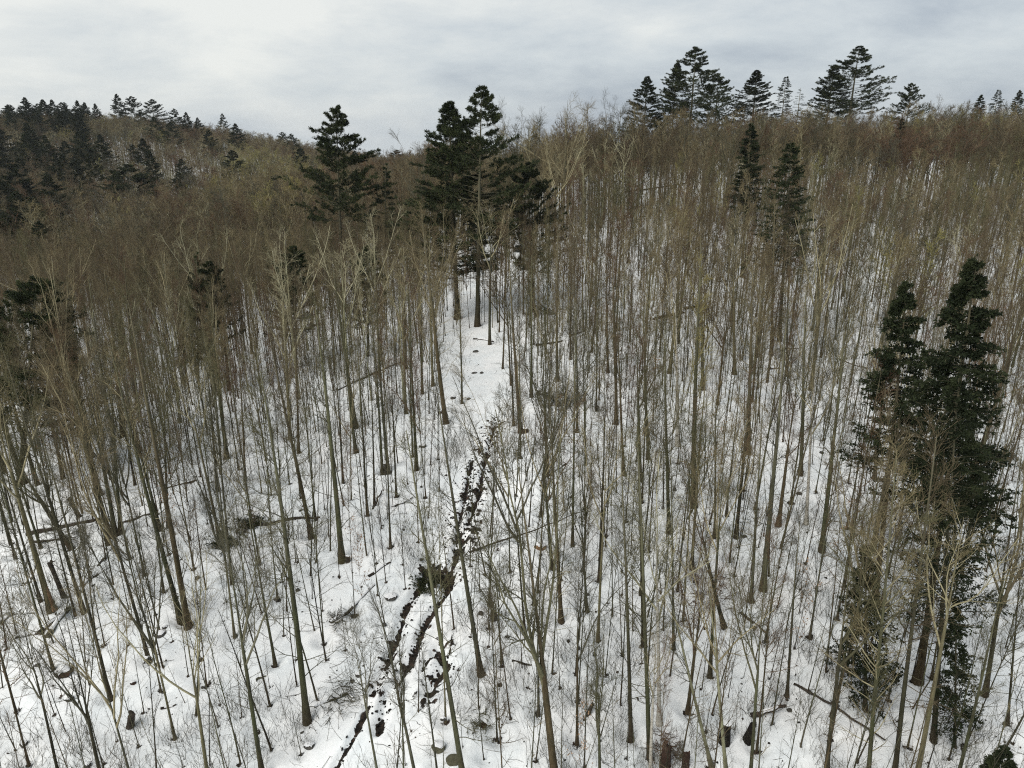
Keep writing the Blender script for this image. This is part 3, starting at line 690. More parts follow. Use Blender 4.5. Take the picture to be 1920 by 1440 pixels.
OCC = []                             # world xy of every trunk placed so far
near = [  # base x, base y, trunk width px, top x, top y, kind, bark, twig, adjectives
    (95, 1140, 14, -35, 640, 'bareish', 'tan', 'tan', 'stout tan-barked'), (75, 1122, 6, -20, 800, 'pole', 'dark', 'olive', 'dark slim'),
    (155, 1140, 9, 20, 640, 'pole', 'dark', 'olive', 'dark straight'), (140, 1150, 5, 70, 900, 'pole', 'dark', 'grey', 'thin dark'),
    (131, 1025, 13, -40, 760, 'vase', 'dark', 'olive', 'black steeply leaning'), (28, 1043, 6, -40, 820, 'pole', 'dark', 'olive', 'thin black'),
    (75, 1022, 6, 0, 780, 'pole', 'olive', 'olive', 'slim olive'),
    (205, 1000, 10, 120, 640, 'vase', 'tan', 'tan', 'tan clump-grown'), (216, 1000, 11, 165, 620, 'vase', 'olive', 'tan', 'olive clump-grown'), (226, 997, 9, 205, 660, 'pole', 'olive', 'olive', 'straight olive clump-grown'),
    (202, 1016, 7, 130, 720, 'pole', 'dark', 'olive', 'dark narrow'),
    (352, 1170, 14, 235, 560, 'pole', 'brown', 'olive', 'tall red-footed'), (338, 1160, 12, 215, 640, 'pole', 'olive', 'tan', 'crooked mossy'),
    (492, 1452, 12, 395, 900, 'vase', 'olive', 'grey', 'wide-forking'), (192, 1470, 9, 105, 1080, 'vase', 'dark', 'grey', 'low-forking dark'), (118, 1490, 8, 10, 1080, 'vase', 'dark', 'grey', 'low-forking slender'),
    (575, 1347, 15, 480, 700, 'pole', 'olive', 'olive', 'tall mossy'), (641, 1047, 14, 590, 560, 'pole', 'olive', 'olive', 'tall dark-olive'), (583, 1003, 10, 520, 600, 'pole', 'brown', 'brown', 'brown slender'),
    (901, 1258, 13, 835, 740, 'pole', 'grey', 'grey', 'straight grey'), (869, 1462, 13, 770, 800, 'pole', 'olive', 'olive', 'tall olive'),
    (712, 1470, 7, 640, 1120, 'vase', 'grey', 'grey', 'slight forking'), (782, 1470, 9, 705, 1090, 'vase', 'grey', 'grey', 'grey forking'),
    (820, 1450, 5, 780, 1200, 'pole', 'grey', 'grey', 'thin grey'), (520, 1118, 4, 500, 880, 'pole', 'grey', 'grey', 'thin pale-grey'), (486, 1050, 5, 440, 780, 'vase', 'olive', 'tan', 'spreading slim'),
    (1042, 1470, 20, 960, 760, 'vase', 'brown', 'olive', 'stout split-barked vase-shaped'), (1052, 1158, 10, 1040, 740, 'pole', 'brown', 'olive', 'straight brown'),
    (1183, 1381, 10, 1165, 820, 'pole', 'dark', 'olive', 'straight dark'), (1218, 1415, 12, 1190, 800, 'pole', 'olive', 'olive', 'long olive'),
    (1205, 1205, 6, 1195, 860, 'pole', 'dark', 'olive', 'slim dark'), (1263, 1210, 7, 1265, 830, 'pole', 'olive', 'olive', 'slim olive'),
    (1356, 1170, 12, 1270, 880, 'vase', 'dark', 'brown', 'curved dark brown'), (1431, 1101, 14, 1480, 600, 'pole', 'grey', 'grey', 'stout grey'), (1408, 1122, 8, 1420, 760, 'pole', 'grey', 'tan', 'slim grey'),
    (1332, 1430, 9, 1235, 1060, 'pole', 'pale', 'grey', 'pale grey leaning'), (1362, 1460, 10, 1320, 1020, 'bareish', 'pale', 'tan', 'pale lichened'), (1405, 1475, 10, 1450, 980, 'vase', 'olive', 'olive', 'many-stemmed'),
    (1125, 1475, 8, 1120, 1150, 'vase', 'olive', 'olive', 'small forking'), (1380, 1002, 9, 1395, 640, 'pole', 'dark', 'olive', 'straight dark'), (1340, 1001, 6, 1350, 700, 'pole', 'grey', 'tan', 'thin grey'),
    (1549, 1452, 12, 1600, 900, 'vase', 'dark', 'olive', 'dark high-forking'), (1626, 1480, 11, 1655, 850, 'pole', 'olive', 'tan', 'long tan-olive'), (1676, 1462, 12, 1770, 820, 'pole', 'dark', 'brown', 'dark outward-leaning'),
    (1716, 1470, 13, 1830, 900, 'bareish', 'tan', 'tan', 'tan leaning'), (1792, 1470, 9, 1880, 1080, 'pole', 'olive', 'olive', 'green-barked leaning'), (1848, 1296, 11, 1935, 760, 'vase', 'dark', 'brown', 'twin-stemmed dark'),
    (1890, 1350, 6, 1935, 1000, 'pole', 'dark', 'grey', 'thin black leaning'), (1541, 1028, 12, 1570, 600, 'pole', 'olive', 'olive', 'stout olive'), (1476, 1300, 7, 1500, 960, 'pole', 'dark', 'grey', 'thin dark'),
    (1637, 1028, 13, 1720, 600, 'vase', 'brown', 'tan', 'stout brown forking'), (1800, 965, 15, 1935, 440, 'vase', 'brown', 'brown', 'large leaning brown'),
    (185, 926, 14, 55, 470, 'bareish', 'tan', 'tan', 'large tan-topped'), (70, 906, 9, -20, 560, 'pole', 'dark', 'olive', 'dark sturdy'), (118, 895, 8, 40, 560, 'pole', 'brown', 'brown', 'dark brown narrow'),
    (230, 819, 10, 190, 500, 'pole', 'brown', 'brown', 'brown upright'), (213, 826, 8, 165, 520, 'pole', 'olive', 'brown', 'olive upright'), (258, 766, 12, 230, 470, 'pole', 'brown', 'red', 'broad brown'),
    (232, 682, 6, 205, 430, 'pole', 'dark', 'brown', 'slim black'), (172, 856, 10, 120, 540, 'pole', 'dark', 'olive', 'black straight'), (338, 791, 7, 315, 520, 'bareish', 'pale', 'pale', 'thin pale'),
    (430, 731, 8, 408, 470, 'pole', 'dark', 'brown', 'dark upright'), (425, 856, 10, 385, 520, 'vase', 'olive', 'tan', 'olive fork-topped'), (407, 916, 6, 375, 620, 'pole', 'dark', 'olive', 'thin crooked dark'),
    (350, 716, 9, 330, 480, 'pole', 'olive', 'olive', 'sturdy olive'), (460, 896, 5, 450, 640, 'pole', 'brown', 'red', 'thin red-brown'), (315, 982, 6, 290, 640, 'pole', 'dark', 'olive', 'thin dark'),
    (45, 905, 15, -60, 540, 'vase', 'dark', 'olive', 'massive black leaning'), (8, 885, 13, -80, 560, 'pole', 'dark', 'olive', 'black stout'), (300, 990, 8, 220, 660, 'pole', 'olive', 'tan', 'yellow-mossed leaning'),
    (836, 791, 11, 795, 400, 'pole', 'brown', 'tan', 'well-branched brown'), (668, 799, 8, 640, 500, 'pole', 'olive', 'olive', 'straight olive'), (667, 844, 8, 640, 560, 'pole', 'olive', 'olive', 'slim mossy'),
    (643, 900, 5, 625, 640, 'pole', 'dark', 'olive', 'thin black'), (689, 961, 6, 672, 640, 'pole', 'dark', 'olive', 'thin dark'), (702, 943, 5, 690, 660, 'pole', 'dark', 'grey', 'very thin dark'),
    (717, 884, 7, 695, 580, 'pole', 'olive', 'olive', 'slim olive'), (728, 883, 8, 712, 560, 'pole', 'olive', 'tan', 'sturdy olive'), (743, 926, 5, 732, 640, 'pole', 'dark', 'grey', 'thin straight'), (781, 877, 8, 768, 560, 'pole', 'olive', 'olive', 'straight olive'),
    (792, 736, 6, 785, 480, 'pole', 'olive', 'tan', 'slim olive'), (760, 690, 8, 765, 440, 'vase', 'dark', 'brown', 'dark forked'), (866, 752, 5, 858, 520, 'pole', 'grey', 'tan', 'thin grey'), (560, 845, 6, 545, 560, 'pole', 'brown', 'brown', 'slim brown'),
    (544, 820, 9, 520, 500, 'bareish', 'tan', 'pale', 'tan pale-topped'), (732, 1020, 5, 728, 740, 'pole', 'dark', 'grey', 'thin lone'), (976, 808, 11, 955, 470, 'pole', 'brown', 'olive', 'stout brown-footed'),
    (996, 741, 7, 985, 480, 'pole', 'olive', 'olive', 'slim olive'), (1045, 711, 9, 1040, 430, 'pole', 'brown', 'tan', 'sturdy brown'), (1140, 696, 6, 1138, 460, 'pole', 'brown', 'brown', 'thin brown'), (1155, 791, 9, 1148, 480, 'pole', 'brown', 'red', 'stout red-brown'),
    (1118, 767, 5, 1115, 520, 'pole', 'grey', 'tan', 'thin grey'), (1215, 856, 7, 1212, 560, 'pole', 'olive', 'tan', 'straight slim'), (1201, 897, 9, 1190, 560, 'vase', 'olive', 'olive', 'fork-topped olive'), (1170, 886, 7, 1160, 580, 'pole', 'brown', 'olive', 'slim brown'),
    (1254, 993, 9, 1245, 600, 'pole', 'olive', 'olive', 'straight mossy'), (1301, 946, 14, 1308, 500, 'pole', 'olive', 'yellow', 'stout green-mossed'), (1318, 727, 9, 1312, 440, 'pole', 'grey', 'tan', 'sturdy grey'),
    (1377, 699, 9, 1372, 420, 'bareish', 'tan', 'tan', 'tan straight'), (1402, 847, 11, 1400, 500, 'pole', 'brown', 'tan', 'stout brown'), (1026, 885, 8, 1020, 560, 'vase', 'olive', 'olive', 'vase-shaped olive'), (1098, 866, 5, 1095, 580, 'pole', 'olive', 'grey', 'thin olive'),
    (1082, 806, 6, 1078, 560, 'pole', 'olive', 'tan', 'slim straight'), (963, 795, 5, 955, 560, 'pole', 'dark', 'grey', 'thin dark'), (1362, 962, 5, 1385, 700, 'pole', 'grey', 'tan', 'thin tilted'), (1446, 662, 9, 1455, 380, 'pole', 'brown', 'tan', 'sturdy brown'),
    (1501, 886, 9, 1525, 540, 'pole', 'olive', 'tan', 'sturdy olive'), (1640, 892, 8, 1665, 560, 'pole', 'grey', 'grey', 'straight grey'), (1475, 702, 6, 1485, 460, 'pole', 'dark', 'brown', 'thin dark'),
    (1035, 1060, 9, 1010, 760, 'vase', 'olive', 'red', 'red-budded olive'), (1100, 1140, 7, 1080, 800, 'vase', 'olive', 'olive', 'branching olive'), (1460, 980, 11, 1490, 720, 'vase', 'brown', 'red', 'wide brown vase-shaped'),
    (940, 1240, 5, 930, 1010, 'vase', 'grey', 'grey', 'low grey'), (1010, 1335, 6, 1000, 1060, 'vase', 'grey', 'grey', 'low greyish'), (1290, 1330, 9, 1330, 980, 'vase', 'brown', 'red', 'ruddy bushy-topped'),
]
for i, (bx, by, w, tx, ty, kd, bk, tw, adj) in enumerate(near):
    by_pixels('bare_tree', kd, i, bx, by, w, tx, ty, bk, tw, adj, crown=rng.uniform(.8, 1.0))
birches = [(1236, 1350, 11, 1222, 900, 'white-barked'), (1271, 831, 10, 1268, 480, 'white-trunked'), (1512, 976, 8, 1530, 640, 'pale white'), (1686, 1003, 9, 1712, 690, 'bright ivory-topped'),
           (215, 880, 8, 165, 560, 'whitish slender'), (1220, 1445, 9, 1222, 1150, 'thin speckled white')]
for i, (bx, by, w, tx, ty, adj) in enumerate(birches):
    by_pixels('birch_tree', 'bareish', i, bx, by, w, tx, ty, 'white', 'pale' if i in (0, 3, 4) else 'tan', adj, 'birch', 'birch', 'white birches in the wood')
# tall pale or coloured crowns seen above the canopy; feet hidden behind nearer trees
tops = [  # top x, top y, height, min distance, kind, bark, twig, crown, adj
    (1610, 240, 22, 90, 'bareish', 'pale', 'pale', 1.25, 'broad ivory-limbed'), (1885, 272, 21, 90, 'bareish', 'pale', 'pale', 1.0, 'bleached spiky'),
    (1345, 262, 19, 90, 'vase', 'yellow', 'yellow', .9, 'yellow-twigged'), (1060, 160, 24, 110, 'round', 'grey', 'tan', 1.0, 'great round-crowned'),
    (975, 190, 22, 130, 'round', 'grey', 'grey', .9, 'hazy grey round-crowned'), (795, 258, 21, 115, 'vase', 'grey', 'grey', 1.1, 'lacy grey'), (1150, 170, 20, 150, 'round', 'grey', 'grey', .8, 'misty lilac-grey'),
    (1205, 190, 20, 125, 'vase', 'tan', 'tan', 1.0, 'sparse tan'), (232, 378, 18, 62, 'round', 'dark', 'brown', 1.0, 'dark round-crowned'), (90, 420, 17, 55, 'round', 'tan', 'tan', 1.0, 'pale domed'),
    (525, 410, 17, 60, 'bareish', 'pale', 'pale', 1.1, 'ivory-limbed'), (630, 418, 17, 58, 'bareish', 'pale', 'pale', 1.0, 'ivory many-pronged'), (692, 385, 17, 66, 'bareish', 'pale', 'pale', 1.0, 'pale forked'),
    (360, 395, 18, 64, 'bareish', 'pale', 'pale', 1.0, 'cream-limbed'), (440, 400, 17, 62, 'bareish', 'tan', 'tan', 1.0, 'tan-limbed'), (300, 440, 16, 56, 'bareish', 'pale', 'tan', 1.0, 'buff leaning-limbed'),
    (800, 420, 17, 66, 'round', 'tan', 'tan', .8, 'ginger-crowned'), (915, 345, 17, 70, 'bareish', 'grey', 'tan', 1.1, 'grey spread-limbed'), (745, 465, 15, 60, 'bareish', 'tan', 'tan', .9, 'small fanned'),
    (1275, 440, 17, 66, 'vase', 'tan', 'tan', 1.0, 'buff fan-crowned'), (1560, 460, 17, 62, 'vase', 'tan', 'tan', 1.0, 'buff thick-crowned'), (1290, 400, 17, 74, 'vase', 'olive', 'brown', 1.0, 'brown fan-crowned'),
    (1045, 230, 20, 105, 'round', 'brown', 'tan', .9, 'brown round-crowned'), (1790, 300, 19, 80, 'vase', 'brown', 'tan', 1.0, 'tan fan-crowned'), (1700, 300, 19, 85, 'vase', 'olive', 'olive', 1.0, 'olive fan-crowned'),
]
BARK['yellow'] = BARK['olive']
for i, (tx, ty, h, ym, kd, bk, tw, cr_, adj) in enumerate(tops):
    B = under_top(tx, ty, h, ym)
    sc = h / 16.0
    if tw == 'pale': cr_ *= .92
    o = tree('bare_tree', kd, i, B, sc, sc * cr_, rng.uniform(0, 6.28), (0, 0), bk, tw)
    bx, by, _ = project(*B)
    TREES.append(dict(o=o, px=tx, py=ty + 40, tx=tx, ty=ty, w=9, adj=adj, noun='bare tree', cat='tree', group='tall bare crowns over the canopy', h=h, crown=True))

# conifers with a foot the photograph shows or nearly shows
conif = [  # name, kind, var, base, top, crown factor, bark, label
    ('white_pine', 'pine', 0, 645, 585, 632, 200, .95, 'lone dark white pine with tiered drooping boughs against the sky'),
    ('white_pine', 'pine', 1, 895, 612, 903, 163, .95, 'tallest white pine of the pair at the head of the trail'),
    ('white_pine', 'pine', 2, 858, 598, 846, 192, 1.25, 'broad dark white pine with ragged top beside the tallest pine'),
    ('white_pine', 'pine', 3, 1000, 585, 986, 305, .8, 'short bushy dark pine just right of the tall pine pair'),
    ('hemlock_tree', 'hemlock', 1, 722, 570, 722, 305, 1.05, 'thin-topped hemlock with bronze tip between the lone pine and the pine pair'),
    ('white_pine', 'pine', 3, 690, 668, 690, 462, .75, 'small dark pine below the thin-topped hemlock'),
    ('white_pine', 'pine', 3, 556, 690, 552, 462, .8, 'small dark pine among pale trunks below the lone pine'),
    ('spruce_tree', 'spruce', 0, 1391, 520, 1410, 230, 1.05, 'narrow black spruce behind the yellow-twigged tree'),
    ('spruce_tree', 'spruce', 3, 1461, 640, 1482, 266, 1.05, 'dark spruce with shelving lower boughs in front of the narrow black spruce'),
    ('spruce_tree', 'spruce', 0, 1640, 1130, 1702, 522, .92, 'dense pyramid spruce beside the taller ragged spruce'),
    ('spruce_tree', 'spruce', 0, 1722, 1280, 1832, 478, .95, 'tallest ragged black spruce with leaning top'),
    ('spruce_tree', 'spruce', 3, 1750, 1392, 1800, 700, .72, 'dark middle spruce overlapping the foot of the ragged one'),
    ('spruce_tree', 'spruce', 2, 1622, 1330, 1632, 1028, 1.1, 'open-boughed young spruce left of the dark middle spruce'),
    ('spruce_tree', 'spruce', 2, 1790, 1400, 1795, 1120, .8, 'low thin spruce standing under the dark middle spruce'),
    ('spruce_tree', 'spruce', 2, 1868, 1640, 1862, 1392, 1.5, 'green-tipped spruce top poking in at the bottom edge'),
    ('white_pine', 'pine', 3, 400, 740, 392, 490, .7, 'dark pine patch half hidden by cream-limbed crowns'),
    ('hemlock_tree', 'hemlock', 1, 372, 720, 368, 470, .8, 'dull hemlock beside the dark pine patch under cream-limbed crowns'),
    ('hemlock_tree', 'hemlock', 1, 125, 760, 110, 520, 1.1, 'dark hemlock among black trunks near the edge'),
    ('hemlock_tree', 'hemlock', 1, 350, 715, 342, 600, .9, 'low hemlock over the fallen birch log'),
    ('hemlock_tree', 'hemlock', 1, 205, 800, 180, 690, .9, 'low hemlock brushing the black trunks'),
    ('hemlock_tree', 'hemlock', 0, 1157, 700, 1150, 515, .9, 'sparse young hemlock among the brown poles'),
    ('hemlock_tree', 'hemlock', 0, 1700, 560, 1705, 350, .8, 'sparse hemlock on the snowy slope under the ridge'),
    ('white_pine', 'pine', 3, 38, 905, 70, 500, .9, 'dull broad pine overhanging black trunks at the edge'),
    ('white_pine', 'pine', 3, -60, 860, -45, 520, .8, 'half-hidden dark pine cut off by the edge'),
]
for nm, kd, vr, bx, by, tx, ty, cf, lab in conif:
    o = by_pixels(nm, kd, vr, bx, by, 12, tx, ty, None, None, crown=cf)
    TREES.pop()
    tag(o, lab, 'spruce' if nm[0] == 's' else ('hemlock' if nm[0] == 'h' else 'pine'), 'conifers standing in the wood')
# conifers known by their tops: the ridge on the one side and the far hill on the other
def topcon(nm, kd, vr, tx, ty, h, ym, cf, lab, group, nmat=None):
    B = under_top(tx, ty, h, ym)
    H0 = 12.0 if (kd == 'spruce' and vr == 2) else (20.0 if (kd == 'pine' and vr == 3) else HEIGHT[kd])
    sc = h / H0
    o = tree(nm, kd, vr, B, sc, sc * cf, rng.uniform(0, 6.28))
    if nmat:
        for ch in o.children:
            if ch.name.startswith('crown'): set_mat(ch, NEEDLE[nmat])
    tag(o, lab, 'spruce' if nm[0] == 's' else ('hemlock' if nm[0] == 'h' else 'pine'), group)
ridge = [('white_pine', 'pine', 2, 1213, 128, 21, 175, 1.0, 'slim pointed pine at the near end of the ridge clump'), ('white_pine', 'pine', 2, 1268, 118, 24, 170, .9, 'dark pine leaning on the tallest ridge pine'),
         ('white_pine', 'pine', 1, 1305, 88, 27, 172, 1.05, 'tallest dark pine in the ridge clump'), ('white_pine', 'pine', 3, 1350, 138, 23, 168, .75, 'ragged pine with a side spike beside the tallest ridge pine'),
         ('white_pine', 'pine', 2, 1422, 133, 22, 175, 1.25, 'separate full-crowned green pine on the ridge'), ('spruce_tree', 'spruce', 1, 1476, 143, 20, 170, .95, 'small black open spruce between two ridge pines'),
         ('white_pine', 'pine', 2, 1563, 122, 23, 172, 1.15, 'leaning-topped green pine touching the great ridge pine'), ('white_pine', 'pine', 1, 1612, 86, 27, 175, 1.1, 'great broad green pine with long boughs on the ridge'),
         ('white_pine', 'pine', 3, 1713, 155, 19, 172, .7, 'flat-topped pine just clearing the ridge crowns'), ('spruce_tree', 'spruce', 0, 1840, 178, 19, 160, 1.0, 'slim dark spruce far along the ridge'),
         ('spruce_tree', 'spruce', 1, 1872, 168, 20, 190, .9, 'thin hazy spruce near the end of the ridge'), ('spruce_tree', 'spruce', 0, 1914, 168, 20, 190, .9, 'dark spruce cut by the photo edge on the ridge'),
         ('spruce_tree', 'spruce', 0, 1745, 215, 18, 140, 1.1, 'grey-green spruce sunk among brown ridge crowns'), ('hemlock_tree', 'hemlock', 0, 1502, 165, 18, 170, 1.1, 'greyish hemlock beside the small black spruce'),
         ('hemlock_tree', 'hemlock', 0, 1095, 258, 17, 120, 1.2, 'bluish hemlock half hidden under the round-crowned tree'), ('spruce_tree', 'spruce', 0, 1692, 220, 15, 135, .9, 'tiny dark spruce in front of the great ridge pine'),
         ('hemlock_tree', 'hemlock', 0, 1330, 200, 17, 150, 1.3, 'grey-green hemlock under the ridge clump'), ('hemlock_tree', 'hemlock', 0, 1185, 235, 15, 130, 1.1, 'faint hemlock below the slim pointed pine')]
for nm, kd, vr, tx, ty, h, ym, cf, lab in ridge:
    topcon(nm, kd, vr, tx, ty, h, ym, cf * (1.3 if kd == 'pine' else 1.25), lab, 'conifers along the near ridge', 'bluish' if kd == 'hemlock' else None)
hill = [(14, 198, 22, 390), (46, 182, 24, 390), (72, 196, 22, 395), (120, 193, 22, 390), (157, 192, 22, 390), (188, 212, 18, 385), (218, 177, 26, 385), (247, 181, 24, 390), (282, 186, 22, 390),
        (326, 204, 20, 390), (348, 210, 19, 390), (370, 221, 17, 380), (415, 204, 20, 390), (382, 238, 22, 345), (331, 240, 20, 340), (240, 232, 20, 345), (290, 246, 18, 335),
        (62, 245, 22, 345), (100, 238, 22, 350), (150, 232, 22, 355), (20, 255, 22, 335), (62, 288, 21, 310), (120, 272, 20, 320), (190, 236, 20, 350), (35, 230, 22, 355), (85, 262, 22, 325), (135, 255, 21, 335),
        (215, 262, 18, 325), (452, 262, 17, 330), (486, 268, 17, 330), (530, 247, 16, 380), (5, 288, 21, 300), (170, 298, 21, 250), (150, 338, 14, 240), (232, 307, 22, 215), (335, 333, 15, 220),
        (22, 318, 22, 170), (88, 330, 21, 165), (-5, 335, 22, 160), (55, 375, 18, 140)]
hl = ['bushy pine on the far crest at the photo edge', 'double-topped tall pine on the far crest', 'dark pine behind the double-topped crest pine', 'rounded pine in the middle of the far crest clump', 'blunt pine ending the far crest clump',
      'low pine in the gap of the far crest', 'tall ragged pine rising above the far crest', 'slim pine beside the tall ragged crest pine', 'wide flat pine on the far crest', 'squat pine where the far crest starts to fall',
      'small pine after the squat crest pine', 'low pine on the falling crest', 'lone tiered pine on the falling far crest', 'dark cone pine on the hillside below the lone crest pine', 'dull green pine on the hillside left of the cone pine',
      'grey-green pine under the tall ragged crest pine', 'small green pine on the upper hillside among brown crowns', 'dark pine filling the hill clump under the double top', 'dark pine deep inside the hill clump', 'pine at the inner rim of the hill clump',
      'dark hill pine against the photo edge', 'lowest dark pine of the hill clump', 'green pine hanging below the hill clump', 'dull pine right of the hill clump', 'pine between the crest and the hill clump', 'dense dark pine in the heart of the hill clump',
      'green pine below the blunt crest pine', 'small green pine beside the brown hillside crowns', 'round dark pine alone on brown hillside', 'smaller round pine touching the lone hillside one', 'small olive pine on the far skyline dip', 'lowest edge pine of the far hill',
      'narrow dark pine above the snowy gap', 'little dark pine left of the narrow one above the snow', 'big round dark pine beside the snowy gap', 'small leaning green pine right of the snowy gap',
      'big black pine in the valley at the edge', 'second black pine in the valley next to the big one', 'black valley pine cut by the edge', 'dull bushy pine in front of the black valley pines']
for (tx, ty, h, ym), lab in zip(hill, hl):
    vr = int(rng.choice([1, 2, 2, 3])); cf = rng.uniform(1.0, 1.35)
    if 'narrow' in lab or 'lone tiered' in lab: vr, cf = 1, .8
    if 'big round' in lab: vr, cf = 3, 1.55
    if 'wide flat' in lab: vr, cf = 3, 1.2
    topcon('white_pine', 'pine', vr, tx, ty, h, ym, cf, lab, 'pines of the far hill and valley')

for t in TREES: OCC.append(tuple(t['o'].location[:2]))

# ------------------------------------------------------------------ the rest of the wood, strewn
def poisson(n, x0, x1, y0, y1, dmin, occ, ok, seed):
    r = np.random.default_rng(seed); cell = {}
    g = dmin
    for (x, y) in occ: cell.setdefault((int(x // g), int(y // g)), []).append((x, y))
    out = []
    xs = r.uniform(x0, x1, n); ys = y0 + (y1 - y0) * r.random(n) 
    good = ok(xs, ys, r)
    for x, y in zip(xs[good], ys[good]):
        cx, cy = int(x // g), int(y // g)
        bad = False
        for i in (-1, 0, 1):
            for j in (-1, 0, 1):
                for (a, b) in cell.get((cx + i, cy + j), ()):
                    if (a - x) ** 2 + (b - y) ** 2 < dmin * dmin: bad = True; break
                if bad: break
            if bad: break
        if not bad:
            out.append((x, y)); cell.setdefault((cx, cy), []).append((x, y))
    return np.array(out)
TRAIL = pl((600, 1480), (700, 1330), (800, 1130), (850, 1020), (880, 940), (905, 850), (915, 780), (905, 690), (900, 640))
def in_wedge(x, y, z, m=60):
    px, py, D = project(x, y, z); return (px > -m) & (px < 1920 + m) & (D > 5), px, py
OPEN = pl((470, 1450), (560, 1250), (650, 1120), (700, 1000))
def ok_near(x, y, r):
    z = gbase(x, y); inside, px, py = in_wedge(x, y, z, 90)
    clear = (seg_dist(x, y, TRAIL) > np.where(y > 52, 4.6, 2.8)) & ~((seg_dist(x, y, OPEN) < 4.2) & (r.random(len(x)) < .85))
    dens = np.where(py > 900, np.where(px < 1000, .42, .72), .95)
    dens = np.where((px > 500) & (px < 900) & (py > 820), .3, dens)
    return inside & clear & (r.random(len(x)) < dens) & (py < 1560)
pts = poisson(60000, -90, 110, 22, 125, 2.1, OCC, ok_near, 3)
zt = gz(pts[:, 0], pts[:, 1])
px, py, D = project(pts[:, 0], pts[:, 1], zt)
order = np.argsort(D)
NIND = 300 - sum(1 for t in TREES if t['o'].name.startswith('bare_tree'))
stuff_pts = []     # x, y, z, variant key, sz, sxy, rot
barks = ['olive', 'olive', 'grey', 'brown', 'dark', 'olive', 'tan']
twigs = ['olive', 'olive', 'brown', 'tan', 'grey', 'red', 'brown']
cnt = 0
adj_of = {'olive': 'olive-barked', 'grey': 'grey-barked', 'brown': 'brown-barked', 'dark': 'dark-barked', 'tan': 'tan-barked'}
for q in order:
    x, y = pts[q]
    h = rng.uniform(9.5, 14.2) + (rng.uniform(0, 2.5) if y < 45 else 0); sc = h / 16; girth = rng.choice([.42, .52, .66, .85, 1.15], p=[.34, .29, .20, .11, .06])
    vis = -30 < px[q] < 1950
    if cnt < NIND and vis and py[q] < 1500:
        kd = rng.choice(['pole', 'pole', 'pole', 'vase', 'bareish'], p=[.3, .25, .2, .17, .08])
        bk = rng.choice(barks); tw = rng.choice(twigs)
        if kd == 'bareish': bk, tw = 'tan', 'tan'
        lean = rng.normal(0, .028, 2)
        o = tree('bare_tree', kd, int(rng.integers(0, 8)), (x, y, zt[q]), sc, sc * rng.uniform(.65, .9), rng.uniform(0, 6.28), lean, bk, tw)
        for ch in o.children:
            if ch.name.startswith('trunk'): ch.scale = (girth * (1 if kd == 'pole' else 1.15), girth * (1 if kd == 'pole' else 1.15), 1)
        size = 'thin' if girth < .6 else ('slim' if girth < .8 else 'sturdy')
        form = {'pole': '', 'vase': 'fork-topped', 'bareish': 'sparse-twigged'}[kd]
        TREES.append(dict(o=o, px=px[q], py=py[q], w=0, adj=' '.join(s for s in (size, adj_of[bk], form) if s), noun='bare tree', cat='tree', group='bare broadleaf trees of the near wood', h=h))
        cnt += 1
    else:
        stuff_pts.append((x, y, zt[q], 'near', sc * rng.uniform(.9, 1.05), sc * rng.uniform(.5, .75), rng.uniform(0, 6.28)))
print('individual bare trees', cnt + 300 - NIND, 'near rest', len(stuff_pts))

# more thin trunks where the photograph crowds them farther back
def ok_back(x, y, r):
    z = gbase(x, y); inside, px_, py_ = in_wedge(x, y, z, 60)
    dens = np.where(px_ > 960, np.where(y > 100, .6, .22), np.where(px_ < 780, .85, .3))
    return inside & (seg_dist(x, y, TRAIL) > 5) & (r.random(len(x)) < dens)
pts2 = poisson(40000, -90, 110, 55, 125, 1.75, OCC + [tuple(p) for p in pts], ok_back, 13)
zb = gz(pts2[:, 0], pts2[:, 1]); bx_, by_, _ = project(pts2[:, 0], pts2[:, 1], zb)
for (x, y), z, qx in zip(pts2, zb, bx_):
    h = rng.uniform(8, 13.5) / 16
    stuff_pts.append((x, y, z, 'near' if rng.random() > (.16 if qx < 960 else .08) else 'pale', h, h * rng.uniform(.6, .95), rng.uniform(0, 6.28)))
# the left of the wood stands thicker still, its nearer trees dark-barked
def ok_dark(x, y, r):
    z = gbase(x, y); inside, px_, py_ = in_wedge(x, y, z, 60)
    dens = np.where(y > 76, np.where(px_ < 800, .8, 0), np.where(px_ < 430, .38, 0))
    return inside & (seg_dist(x, y, TRAIL) > 7) & (r.random(len(x)) < dens)
pts3 = poisson(40000, -100, 20, 44, 135, 1.45, OCC + [tuple(p) for p in pts] + [tuple(p) for p in pts2], ok_dark, 17)
zb = gz(pts3[:, 0], pts3[:, 1])
for (x, y), z in zip(pts3, zb):
    h = rng.uniform(9.5, 14) / 16
    key = ('brown' if rng.random() < .5 else ('tan' if rng.random() < .5 else 'olive')) if y > 80 else 'darker'
    stuff_pts.append((x, y, z, key, h, h * rng.uniform(.75, 1.05), rng.uniform(0, 6.28)))
# scattered fuller crowns up the open slope
def ok_slope(x, y, r):
    z = gbase(x, y); inside, px_, py_ = in_wedge(x, y, z, 60)
    return inside & (px_ > 930) & (py_ < 760) & (r.random(len(x)) < .14)
pts4 = poisson(20000, -5, 130, 58, 165, 3.1, OCC, ok_slope, 23)
zb = gz(pts4[:, 0], pts4[:, 1])
for (x, y), z in zip(pts4, zb):
    h = rng.uniform(11, 15.5) / 16
    key = rng.choice(['olive', 'tan', 'brown', 'grey', 'red', 'pale', 'yellow'], p=[.24, .24, .2, .12, .08, .07, .05])
    stuff_pts.append((x, y, z, key, h, h * rng.uniform(.75, 1.1), rng.uniform(0, 6.28)))
